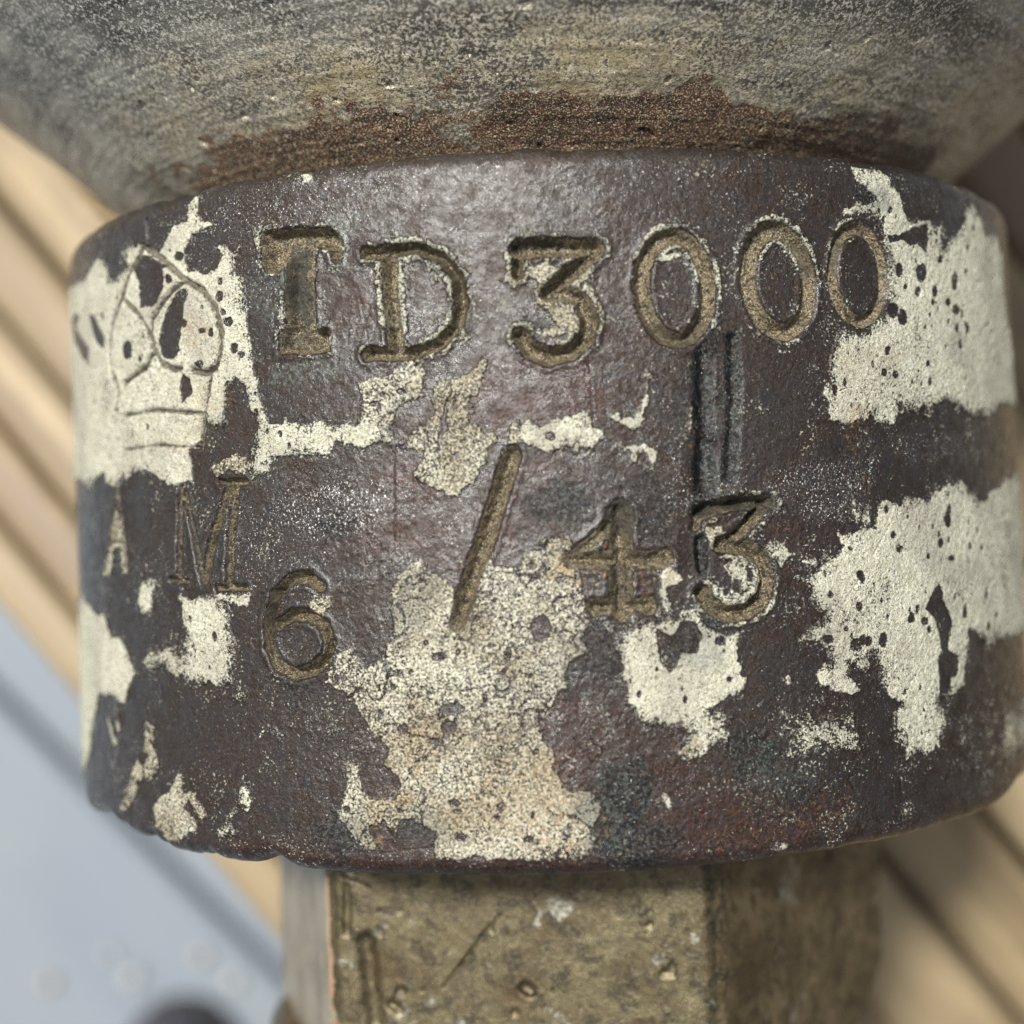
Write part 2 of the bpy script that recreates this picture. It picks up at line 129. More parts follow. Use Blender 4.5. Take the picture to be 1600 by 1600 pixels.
  (0, 0.15, [(9.89, 22.96), (10.69, 23.71), (12.26, 23.86), (12.39, 23.18), (10.98, 22.96)], None),
  (0, 0.2, [(14.99, -5.49), (16.63, -5.26), (17.76, -6.22), (17.69, -7.88), (16.66, -8.74), (15.7, -8.24), (16.07, -7.05), (15.29, -6.26)], None),
  (1, 0.2, [(13.68, -2.13), (15.94, -1.91), (16.24, -2.53), (14.91, -3.53), (14.09, -3.8)], None),
  (1, 0.25, [(-24.64, -8.11), (-23.72, -7.34), (-22.32, -7.36), (-22.27, -8.28), (-23.44, -9.19), (-24.49, -8.72)], None),
  (0, 0.1, [(-24.21, 33.44), (-23.63, 33.67), (-23.01, 33.23), (-23.11, 32.56), (-23.82, 32.47), (-24.16, 32.94)], None),
  (1, 0.3, [(2.33, -3.06), (3.24, -2.5), (3.97, -2.97), (3.79, -3.85), (2.59, -4.11)], None),
  (0, 0.15, [(34.53, -30.65), (35.49, -30.31), (35.92, -31.17), (35.4, -32.05), (34.23, -32.2)], None),
  (0, 0.1, [(19.1, -32.41), (19.96, -32.28), (20.99, -32.62), (20.8, -32.91), (19.25, -32.81)], None),
  (0, 0.12, [(8.43, -26.25), (9.04, -26.44), (9.55, -27.37), (9.21, -28.24), (8.7, -27.46)], None),
  (2, 0.5, [(17.84, -21.37), (20.58, -20.99), (20.19, -22.17), (18.32, -22.02)], None),
  (2, 0.5, [(15.98, -26.66), (17.84, -25.76), (20.24, -25.22), (22.91, -24.56), (25.0, -27.24), (22.72, -29.3), (21.98, -29.98), (18.36, -29.6)], None),
  (2, 0.4, [(26.0, -21.63), (27.57, -21.0), (28.91, -22.22), (28.09, -22.61)], None),
  (1, 0.2, [(23.02, -19.82), (23.83, -20.04), (24.34, -21.01), (23.77, -21.42), (23.35, -20.61)], None),
  (1, 0.2, [(25.14, -19.69), (26.44, -20.27), (25.65, -20.82)], None),
  (1, 0.2, [(21.01, -16.67), (21.55, -16.56), (21.87, -17.27), (21.42, -17.39)], None),
  (1, 0.2, [(20.82, -23.75), (21.7, -23.68), (21.76, -24.3), (20.97, -24.38)], None),
  (2, 0.5, [(-34.06, -31.64), (-29.95, -31.78), (-24.72, -32.01), (-20.57, -32.51), (-20.6, -33.12), (-26.95, -33.1), (-34.11, -32.79)], None),
  (2, 0.5, [(-18.37, -9.53), (-17.01, -8.19), (-16.91, -9.85), (-17.75, -10.45)], None),
  (2, 0.5, [(-29.43, -19.83), (-26.32, -17.86), (-20.08, -19.57), (-17.53, -21.96), (-20.18, -22.31), (-24.27, -20.89)], None),
  (2, 0.45, [(-2.1, -19.09), (4.52, -17.26), (5.92, -20.01), (7.31, -23.65), (6.61, -26.29), (3.0, -26.41), (-1.08, -23.88)], None),
  (2, 0.5, [(18.31, -17.77), (29.21, -19.91), (32.27, -26.53), (20.78, -24.66)], None),
  (2, 0.5, [(-19.45, -3.14), (-15.5, -2.03), (-14.32, -4.47), (-16.92, -5.62), (-20.95, -7.37)], None),
  (2, 0.5, [(-28.43, 30.14), (-27.27, 30.61), (-25.15, 28.19), (-22.33, 27.57), (-24.47, 27.06), (-28.13, 28.23)], None),
  (1, 0.3, [(-4.11, 8.31), (-3.2, 8.87), (-3.28, 6.5), (-4.18, 6.53)], None),
  (2, 0.6, [(-43.95, -5.23), (-37.8, -6.68), (-36.83, -6.03), (-35.96, -6.99), (-36.91, -7.64), (-39.81, -7.83), (-42.41, -7.53)], None),
  (2, 0.6, [(30.49, 7.94), (32.37, 8.26), (32.38, 2.88), (30.69, 3.22)], None),
  (1, 0.15, [(12.3, 7.67), (12.68, 9.46), (12.98, 9.15), (12.48, 6.31)], None),
  (1, 0.25, [(-54.39, 1.85), (-55.92, -1.29), (-57.71, -5.19), (-56.3, -5.26), (-55.01, -2.52), (-53.05, -2.44), (-52.66, -5.12), (-51.48, -5.11), (-52.37, -1.49), (-53.11, 1.82)], None),
]
BARE = [
  [(-46.66, 28.23), (-44.83, 27.95), (-42.62, 26.63), (-42.76, 24.18), (-44.28, 22.55), (-47.02, 22.89), (-47.32, 25.63), (-48.38, 27.14), (-47.65, 28.04)],
  [(-39.11, 23.87), (-38.9, 23.2), (-39.7, 22.16), (-39.79, 20.54), (-40.39, 18.97), (-40.46, 17.67), (-41.57, 16.63), (-43.17, 17.28), (-43.79, 18.83), (-42.96, 20.89), (-41.77, 22.4), (-40.39, 23.71)],
  [(-60.82, 24.04), (-59.04, 23.44), (-55.65, 20.7), (-56.27, 19.36), (-58.77, 20.72), (-60.34, 22.71)],
  [(-73.43, 24.68), (-67.52, 25.17), (-65.05, 24.26), (-67.95, 23.36), (-61.0, 20.09), (-61.56, 18.34), (-66.28, 20.34), (-71.51, 22.68)],
  [(-40.07, 15.34), (-38.86, 14.75), (-38.7, 13.11), (-40.24, 12.26), (-40.55, 13.75)],
  [(-39.36, 27.08), (-39.54, 26.81), (-39.97, 26.71), (-40.45, 26.83), (-40.75, 27.12), (-40.73, 27.43), (-40.4, 27.62), (-39.92, 27.61), (-39.51, 27.39)],
  [(-41.31, 24.97), (-41.46, 24.72), (-41.81, 24.62), (-42.21, 24.72), (-42.46, 24.98), (-42.44, 25.27), (-42.17, 25.46), (-41.77, 25.45), (-41.43, 25.26)],
  [(-33.94, 22.38), (-34.07, 22.03), (-34.36, 21.87), (-34.68, 21.98), (-34.88, 22.29), (-34.86, 22.67), (-34.63, 22.94), (-34.31, 22.97), (-34.03, 22.75)],
  [(-32.66, 19.7), (-32.8, 19.46), (-33.16, 19.36), (-33.56, 19.45), (-33.81, 19.68), (-33.8, 19.95), (-33.53, 20.13), (-33.12, 20.14), (-32.78, 19.97)],
  [(-32.13, 17.12), (-32.26, 16.85), (-32.56, 16.72), (-32.9, 16.8), (-33.11, 17.06), (-33.09, 17.36), (-32.86, 17.57), (-32.52, 17.59), (-32.23, 17.41)],
  [(-31.32, 16.34), (-31.42, 16.12), (-31.67, 16.03), (-31.95, 16.09), (-32.12, 16.29), (-32.11, 16.52), (-31.92, 16.69), (-31.64, 16.71), (-31.4, 16.57)],
  [(-36.88, 15.87), (-37.03, 15.59), (-37.39, 15.47), (-37.78, 15.56), (-38.03, 15.82), (-38.02, 16.13), (-37.74, 16.34), (-37.34, 16.36), (-37.01, 16.17)],
  [(-47.0, 17.33), (-47.11, 17.12), (-47.34, 17.03), (-47.6, 17.1), (-47.76, 17.29), (-47.75, 17.52), (-47.56, 17.68), (-47.3, 17.69), (-47.08, 17.55)],
  [(-39.18, 20.22), (-39.31, 20.03), (-39.61, 19.95), (-39.95, 20.03), (-40.16, 20.22), (-40.15, 20.44), (-39.92, 20.59), (-39.58, 20.59), (-39.29, 20.44)],
  [(-36.37, 19.2), (-36.51, 19.05), (-36.86, 19.0), (-37.25, 19.07), (-37.5, 19.23), (-37.49, 19.4), (-37.23, 19.51), (-36.83, 19.5), (-36.5, 19.38)],
  [(-35.34, 18.93), (-35.43, 18.69), (-35.65, 18.57), (-35.89, 18.64), (-36.04, 18.87), (-36.03, 19.14), (-35.86, 19.33), (-35.61, 19.36), (-35.41, 19.2)],
  [(-33.64, 20.83), (-33.72, 20.66), (-33.91, 20.58), (-34.11, 20.63), (-34.23, 20.8), (-34.22, 20.99), (-34.08, 21.13), (-33.88, 21.14), (-33.71, 21.02)],
  [(-33.89, 23.88), (-33.98, 23.69), (-34.19, 23.61), (-34.42, 23.67), (-34.57, 23.85), (-34.56, 24.07), (-34.39, 24.22), (-34.16, 24.23), (-33.96, 24.1)],
  [(-48.99, 18.55), (-49.28, 17.93), (-49.93, 17.65), (-50.66, 17.84), (-51.11, 18.43), (-51.06, 19.13), (-50.53, 19.61), (-49.79, 19.65), (-49.19, 19.23)],
  [(35.95, 26.29), (37.8, 26.45), (40.08, 27.51), (42.63, 28.09), (42.68, 26.68), (42.31, 25.08), (41.53, 25.63), (40.75, 25.87), (39.46, 25.6), (38.02, 26.09), (36.37, 25.64)],
  [(38.14, 23.02), (37.98, 22.57), (37.61, 22.3), (37.22, 22.36), (36.98, 22.7), (37.01, 23.18), (37.28, 23.56), (37.69, 23.67), (38.03, 23.46)],
  [(42.27, 23.04), (41.98, 22.39), (41.36, 22.01), (40.69, 22.07), (40.28, 22.55), (40.32, 23.21), (40.79, 23.75), (41.47, 23.92), (42.06, 23.64)],
  [(40.99, 21.03), (40.85, 20.72), (40.53, 20.54), (40.19, 20.57), (39.98, 20.8), (39.99, 21.12), (40.23, 21.38), (40.59, 21.46), (40.89, 21.33)],
  [(44.17, 21.38), (43.99, 20.94), (43.6, 20.69), (43.18, 20.73), (42.93, 21.06), (42.96, 21.52), (43.25, 21.88), (43.68, 22.0), (44.05, 21.8)],
  [(48.44, 22.71), (48.23, 22.09), (47.8, 21.74), (47.35, 21.81), (47.09, 22.27), (47.14, 22.91), (47.47, 23.43), (47.93, 23.58), (48.32, 23.3)],
  [(45.35, 24.74), (45.22, 24.42), (44.92, 24.23), (44.6, 24.25), (44.4, 24.48), (44.42, 24.81), (44.65, 25.08), (44.98, 25.17), (45.26, 25.03)],
  [(37.23, 18.9), (37.0, 18.39), (36.46, 18.1), (35.89, 18.16), (35.53, 18.55), (35.56, 19.07), (35.95, 19.49), (36.54, 19.61), (37.05, 19.38)],
  [(38.56, 18.28), (38.36, 17.75), (37.92, 17.46), (37.44, 17.53), (37.15, 17.93), (37.18, 18.48), (37.52, 18.91), (38.0, 19.03), (38.42, 18.78)],
  [(41.84, 17.45), (41.74, 17.27), (41.49, 17.16), (41.23, 17.18), (41.06, 17.31), (41.07, 17.51), (41.25, 17.66), (41.53, 17.71), (41.76, 17.63)],
  [(46.69, 20.4), (46.54, 20.13), (46.18, 19.96), (45.8, 19.98), (45.57, 20.17), (45.59, 20.44), (45.85, 20.67), (46.24, 20.75), (46.57, 20.64)],
  [(48.66, 19.67), (48.4, 19.29), (47.82, 19.05), (47.19, 19.07), (46.8, 19.33), (46.83, 19.72), (47.26, 20.05), (47.9, 20.16), (48.46, 20.02)],
  [(50.74, 17.97), (50.54, 17.55), (50.12, 17.31), (49.67, 17.35), (49.4, 17.66), (49.44, 18.08), (49.75, 18.43), (50.22, 18.54), (50.61, 18.35)],
  [(48.24, 17.78), (48.1, 17.49), (47.78, 17.31), (47.44, 17.34), (47.24, 17.56), (47.26, 17.87), (47.5, 18.12), (47.85, 18.2), (48.14, 18.07)],
  [(50.81, 24.0), (50.69, 23.78), (50.4, 23.64), (50.1, 23.65), (49.91, 23.8), (49.93, 24.02), (50.14, 24.22), (50.46, 24.29), (50.72, 24.2)],
  [(51.76, 26.73), (51.64, 26.48), (51.39, 26.33), (51.13, 26.34), (50.97, 26.51), (50.99, 26.76), (51.18, 26.97), (51.45, 27.04), (51.68, 26.95)],
  [(35.09, 12.56), (34.98, 12.31), (34.74, 12.17), (34.48, 12.21), (34.31, 12.41), (34.33, 12.67), (34.51, 12.87), (34.78, 12.92), (35.01, 12.8)],
  [(36.86, 12.37), (36.73, 12.15), (36.43, 12.03), (36.09, 12.06), (35.88, 12.23), (35.89, 12.46), (36.12, 12.64), (36.46, 12.69), (36.76, 12.59)],
  [(42.02, 13.71), (41.92, 13.51), (41.67, 13.39), (41.4, 13.42), (41.23, 13.57), (41.25, 13.79), (41.43, 13.96), (41.71, 14.01), (41.94, 13.91)],
  [(42.3, 11.92), (42.19, 11.64), (41.96, 11.48), (41.7, 11.52), (41.55, 11.75), (41.57, 12.05), (41.75, 12.28), (42.01, 12.34), (42.23, 12.2)],
  [(35.76, 14.93), (35.66, 14.75), (35.42, 14.65), (35.15, 14.67), (34.98, 14.81), (34.99, 15.0), (35.17, 15.15), (35.44, 15.19), (35.68, 15.11)],
  [(29.65, 11.47), (29.58, 11.22), (29.44, 11.09), (29.29, 11.13), (29.19, 11.34), (29.21, 11.6), (29.32, 11.8), (29.48, 11.85), (29.61, 11.72)],
  [(53.45, 29.08), (53.33, 28.85), (53.06, 28.7), (52.77, 28.7), (52.59, 28.85), (52.61, 29.08), (52.82, 29.28), (53.12, 29.36), (53.37, 29.28)],
  [(38.78, 21.37), (38.7, 21.23), (38.53, 21.14), (38.33, 21.16), (38.21, 21.26), (38.22, 21.41), (38.35, 21.53), (38.55, 21.57), (38.72, 21.51)],
  [(43.46, 20.15), (43.36, 19.92), (43.15, 19.78), (42.93, 19.81), (42.79, 19.98), (42.8, 20.22), (42.96, 20.41), (43.19, 20.47), (43.39, 20.37)],
  [(36.86, 28.89), (36.77, 28.65), (36.57, 28.51), (36.36, 28.53), (36.23, 28.71), (36.24, 28.96), (36.39, 29.17), (36.61, 29.23), (36.79, 29.12)],
  [(43.42, 27.23), (43.34, 27.08), (43.17, 26.98), (42.98, 26.99), (42.86, 27.09), (42.87, 27.25), (43.0, 27.37), (43.2, 27.42), (43.36, 27.36)],
  [(41.88, -8.82), (42.55, -9.77), (42.63, -10.76), (44.03, -12.52), (44.3, -13.21), (43.32, -14.12), (42.31, -16.02), (41.77, -15.31), (41.57, -13.98), (40.83, -12.28), (39.53, -11.21), (40.11, -10.43), (41.0, -9.34)],
  [(41.95, -12.36), (44.02, -12.69), (43.21, -15.77), (45.35, -16.63), (44.89, -18.59), (43.63, -18.79), (43.54, -20.11), (41.47, -20.21), (41.43, -16.27), (42.35, -15.36)],
  [(36.37, -5.04), (36.24, -5.3), (35.92, -5.42), (35.57, -5.36), (35.35, -5.14), (35.37, -4.86), (35.6, -4.66), (35.96, -4.63), (36.26, -4.78)],
  [(30.76, -7.39), (30.64, -7.67), (30.36, -7.81), (30.06, -7.74), (29.87, -7.5), (29.88, -7.2), (30.09, -6.98), (30.4, -6.94), (30.66, -7.11)],
  [(45.0, -6.42), (44.86, -6.61), (44.51, -6.69), (44.14, -6.64), (43.9, -6.47), (43.92, -6.27), (44.17, -6.12), (44.55, -6.1), (44.88, -6.22)],
  [(40.59, -5.96), (40.5, -6.15), (40.28, -6.24), (40.05, -6.19), (39.9, -6.03), (39.91, -5.83), (40.08, -5.69), (40.31, -5.66), (40.52, -5.77)],
  [(43.04, -4.76), (42.91, -5.07), (42.62, -5.23), (42.31, -5.15), (42.12, -4.89), (42.14, -4.55), (42.36, -4.3), (42.68, -4.25), (42.95, -4.43)],
  [(51.88, -5.54), (51.74, -5.76), (51.43, -5.86), (51.09, -5.81), (50.89, -5.62), (50.91, -5.39), (51.14, -5.22), (51.49, -5.19), (51.78, -5.32)],
  [(37.72, -12.05), (37.58, -12.4), (37.24, -12.57), (36.88, -12.48), (36.66, -12.17), (36.68, -11.78), (36.93, -11.51), (37.3, -11.46), (37.62, -11.68)],
  [(30.36, -14.21), (30.16, -14.57), (29.69, -14.74), (29.17, -14.63), (28.85, -14.3), (28.87, -13.89), (29.22, -13.61), (29.74, -13.57), (30.19, -13.81)],
  [(31.51, -13.9), (31.39, -14.2), (31.1, -14.34), (30.8, -14.26), (30.61, -13.99), (30.62, -13.67), (30.83, -13.44), (31.15, -13.41), (31.42, -13.59)],
  [(33.68, -13.91), (33.52, -14.41), (33.17, -14.65), (32.78, -14.53), (32.55, -14.09), (32.58, -13.55), (32.85, -13.16), (33.24, -13.09), (33.57, -13.39)],
  [(26.88, -9.06), (26.8, -9.23), (26.59, -9.32), (26.36, -9.27), (26.21, -9.11), (26.22, -8.92), (26.38, -8.79), (26.61, -8.77), (26.81, -8.87)],
  [(26.74, -13.32), (26.57, -13.58), (26.17, -13.7), (25.72, -13.62), (25.44, -13.37), (25.46, -13.08), (25.75, -12.87), (26.2, -12.85), (26.59, -13.03)],
  [(28.62, -12.51), (28.55, -12.69), (28.38, -12.77), (28.19, -12.73), (28.08, -12.57), (28.09, -12.38), (28.21, -12.24), (28.4, -12.22), (28.56, -12.33)],
  [(35.35, -3.64), (35.25, -3.86), (35.02, -3.97), (34.78, -3.92), (34.62, -3.73), (34.64, -3.49), (34.81, -3.31), (35.06, -3.28), (35.27, -3.41)],
  [(34.55, -1.06), (34.45, -1.3), (34.23, -1.42), (33.99, -1.37), (33.84, -1.17), (33.85, -0.9), (34.02, -0.71), (34.27, -0.67), (34.48, -0.81)],
  [(41.3, -0.09), (41.11, -0.38), (40.68, -0.53), (40.2, -0.46), (39.91, -0.22), (39.93, 0.1), (40.25, 0.33), (40.73, 0.37), (41.15, 0.21)],
  [(44.7, -2.41), (44.52, -2.92), (44.13, -3.18), (43.72, -3.07), (43.48, -2.64), (43.51, -2.1), (43.81, -1.69), (44.23, -1.61), (44.58, -1.89)],
  [(55.59, -13.08), (55.39, -13.32), (54.95, -13.41), (54.47, -13.33), (54.19, -13.1), (54.21, -12.84), (54.54, -12.67), (55.02, -12.66), (55.44, -12.82)],
  [(53.0, -14.09), (52.81, -14.43), (52.42, -14.59), (52.01, -14.49), (51.77, -14.18), (51.8, -13.8), (52.1, -13.54), (52.52, -13.51), (52.88, -13.73)],
  [(47.22, -12.26), (47.06, -12.66), (46.71, -12.85), (46.35, -12.75), (46.14, -12.4), (46.17, -11.96), (46.43, -11.65), (46.8, -11.6), (47.12, -11.84)],
  [(52.77, -10.61), (52.6, -11.02), (52.26, -11.22), (51.92, -11.12), (51.72, -10.76), (51.76, -10.32), (52.02, -9.99), (52.38, -9.93), (52.68, -10.18)],
  [(30.43, -10.44), (30.33, -10.72), (30.1, -10.85), (29.85, -10.79), (29.7, -10.55), (29.72, -10.25), (29.89, -10.03), (30.14, -9.99), (30.36, -10.15)],
  [(39.78, -12.53), (39.62, -12.83), (39.27, -12.97), (38.88, -12.88), (38.65, -12.61), (38.67, -12.28), (38.93, -12.04), (39.32, -12.01), (39.66, -12.2)],
  [(40.32, -13.39), (40.21, -13.69), (39.98, -13.84), (39.73, -13.76), (39.58, -13.49), (39.6, -13.16), (39.78, -12.92), (40.04, -12.88), (40.25, -13.07)],
  [(8.66, -11.35), (10.17, -12.17), (11.0, -10.71), (12.25, -10.77), (12.91, -12.16), (12.3, -13.77), (10.89, -13.7), (10.38, -14.87), (9.74, -15.43), (8.86, -14.49), (8.6, -12.99)],
  [(-1.1, -10.88), (-1.36, -11.71), (-1.98, -12.14), (-2.65, -11.96), (-3.07, -11.27), (-3.04, -10.37), (-2.57, -9.7), (-1.89, -9.57), (-1.3, -10.03)],
  [(0.22, -6.4), (0.12, -6.59), (-0.11, -6.68), (-0.37, -6.63), (-0.53, -6.47), (-0.53, -6.27), (-0.35, -6.12), (-0.09, -6.09), (0.13, -6.2)],
  [(15.27, -12.74), (15.13, -13.06), (14.8, -13.21), (14.43, -13.13), (14.21, -12.85), (14.22, -12.5), (14.47, -12.25), (14.84, -12.21), (15.16, -12.4)],
  [(15.77, -16.39), (15.69, -16.56), (15.52, -16.64), (15.32, -16.59), (15.2, -16.44), (15.21, -16.26), (15.34, -16.12), (15.54, -16.1), (15.71, -16.21)],
  [(-2.94, -15.18), (-2.99, -15.31), (-3.12, -15.38), (-3.26, -15.35), (-3.35, -15.24), (-3.34, -15.09), (-3.25, -14.99), (-3.1, -14.97), (-2.98, -15.04)],
  [(-1.93, -7.22), (-1.96, -7.29), (-2.04, -7.33), (-2.12, -7.31), (-2.17, -7.25), (-2.16, -7.17), (-2.11, -7.11), (-2.03, -7.1), (-1.96, -7.14)],
  [(2.98, -12.44), (2.85, -12.72), (2.52, -12.86), (2.16, -12.8), (1.94, -12.55), (1.95, -12.25), (2.19, -12.02), (2.55, -11.99), (2.87, -12.15)],
  [(4.55, -12.06), (4.36, -12.43), (3.91, -12.62), (3.41, -12.53), (3.09, -12.2), (3.11, -11.8), (3.45, -11.5), (3.95, -11.45), (4.39, -11.67)],
  [(-4.95, -13.07), (-5.01, -13.39), (-5.14, -13.56), (-5.28, -13.5), (-5.36, -13.23), (-5.35, -12.89), (-5.25, -12.62), (-5.11, -12.57), (-4.99, -12.74)],
  [(-15.92, -16.05), (-15.99, -16.23), (-16.14, -16.32), (-16.31, -16.29), (-16.42, -16.14), (-16.41, -15.96), (-16.3, -15.82), (-16.12, -15.78), (-15.97, -15.88)],
  [(-17.3, -16.28), (-17.34, -16.4), (-17.45, -16.46), (-17.57, -16.44), (-17.65, -16.34), (-17.64, -16.22), (-17.56, -16.12), (-17.44, -16.1), (-17.33, -16.16)],
  [(-17.34, -18.32), (-17.4, -18.45), (-17.52, -18.52), (-17.67, -18.49), (-17.75, -18.39), (-17.75, -18.26), (-17.65, -18.15), (-17.51, -18.13), (-17.39, -18.2)],
  [(-14.09, -14.55), (-14.14, -14.66), (-14.26, -14.71), (-14.4, -14.69), (-14.49, -14.61), (-14.48, -14.49), (-14.39, -14.41), (-14.25, -14.39), (-14.13, -14.45)],
  [(-7.65, -9.72), (-7.75, -9.91), (-7.99, -10.01), (-8.25, -9.97), (-8.42, -9.81), (-8.41, -9.6), (-8.23, -9.45), (-7.97, -9.42), (-7.74, -9.53)],
  [(-14.76, -19.97), (-14.91, -20.3), (-15.28, -20.48), (-15.68, -20.42), (-15.94, -20.15), (-15.93, -19.8), (-15.65, -19.53), (-15.24, -19.47), (-14.89, -19.64)],
  [(-9.4, -18.12), (-9.7, -18.46), (-10.43, -18.64), (-11.25, -18.57), (-11.78, -18.28), (-11.77, -17.91), (-11.22, -17.63), (-10.39, -17.58), (-9.67, -17.77)],
  [(-10.07, -19.76), (-10.26, -20.14), (-10.72, -20.34), (-11.24, -20.27), (-11.56, -19.95), (-11.55, -19.54), (-11.2, -19.23), (-10.68, -19.16), (-10.23, -19.37)],
  [(-10.98, -13.24), (-11.16, -13.53), (-11.57, -13.67), (-12.04, -13.61), (-12.33, -13.37), (-12.32, -13.07), (-12.01, -12.84), (-11.54, -12.79), (-11.14, -12.95)],
  [(-12.22, -16.22), (-12.26, -16.35), (-12.38, -16.43), (-12.5, -16.4), (-12.58, -16.29), (-12.57, -16.15), (-12.49, -16.04), (-12.36, -16.01), (-12.25, -16.08)],
  [(-4.92, -13.07), (-4.99, -13.45), (-5.14, -13.65), (-5.3, -13.58), (-5.39, -13.26), (-5.38, -12.85), (-5.26, -12.55), (-5.1, -12.48), (-4.96, -12.69)],
  [(-15.99, 11.49), (-16.06, 11.32), (-16.24, 11.24), (-16.43, 11.28), (-16.55, 11.43), (-16.55, 11.61), (-16.41, 11.75), (-16.22, 11.77), (-16.05, 11.67)],
  [(-14.2, 11.62), (-14.28, 11.47), (-14.47, 11.4), (-14.68, 11.44), (-14.82, 11.57), (-14.81, 11.73), (-14.67, 11.85), (-14.46, 11.87), (-14.27, 11.78)],
  [(-17.25, 6.64), (-17.32, 6.53), (-17.47, 6.48), (-17.65, 6.51), (-17.76, 6.61), (-17.75, 6.73), (-17.63, 6.82), (-17.46, 6.83), (-17.31, 6.76)],
  [(-6.91, 3.74), (-6.96, 3.6), (-7.09, 3.54), (-7.23, 3.57), (-7.32, 3.68), (-7.31, 3.82), (-7.22, 3.93), (-7.07, 3.95), (-6.95, 3.87)],
  [(-16.71, 10.62), (-16.83, 10.46), (-17.12, 10.38), (-17.45, 10.43), (-17.66, 10.58), (-17.65, 10.77), (-17.43, 10.9), (-17.1, 10.91), (-16.82, 10.8)],
  [(-20.89, -27.59), (-20.98, -27.81), (-21.18, -27.94), (-21.41, -27.91), (-21.56, -27.74), (-21.55, -27.51), (-21.39, -27.32), (-21.16, -27.27), (-20.96, -27.38)],
  [(-10.09, -26.86), (-10.23, -27.14), (-10.55, -27.3), (-10.91, -27.25), (-11.14, -27.01), (-11.13, -26.7), (-10.88, -26.47), (-10.52, -26.41), (-10.21, -26.57)],
  [(-9.89, -27.6), (-10.0, -27.76), (-10.28, -27.84), (-10.59, -27.81), (-10.78, -27.69), (-10.78, -27.52), (-10.57, -27.4), (-10.26, -27.37), (-9.99, -27.45)],
  [(-3.38, -30.35), (-3.49, -30.56), (-3.76, -30.66), (-4.06, -30.62), (-4.25, -30.44), (-4.24, -30.22), (-4.04, -30.05), (-3.74, -30.02), (-3.48, -30.14)],
  [(-9.67, -29.99), (-9.79, -30.24), (-10.06, -30.38), (-10.37, -30.33), (-10.56, -30.13), (-10.55, -29.86), (-10.35, -29.66), (-10.04, -29.61), (-9.77, -29.74)],
  [(-0.18, 6.83), (-0.29, 6.6), (-0.54, 6.48), (-0.82, 6.53), (-0.99, 6.73), (-0.98, 6.99), (-0.79, 7.17), (-0.51, 7.21), (-0.27, 7.07)],
  [(-5.96, 5.11), (-6.01, 4.98), (-6.14, 4.92), (-6.28, 4.95), (-6.37, 5.06), (-6.36, 5.2), (-6.27, 5.31), (-6.12, 5.33), (-6.0, 5.25)],
  [(17.03, -7.7), (16.9, -8.08), (16.6, -8.27), (16.28, -8.18), (16.07, -7.86), (16.09, -7.45), (16.31, -7.14), (16.65, -7.08), (16.93, -7.3)],
  [(15.92, -2.36), (15.84, -2.53), (15.64, -2.62), (15.43, -2.58), (15.29, -2.43), (15.3, -2.25), (15.44, -2.11), (15.66, -2.09), (15.85, -2.19)],
]
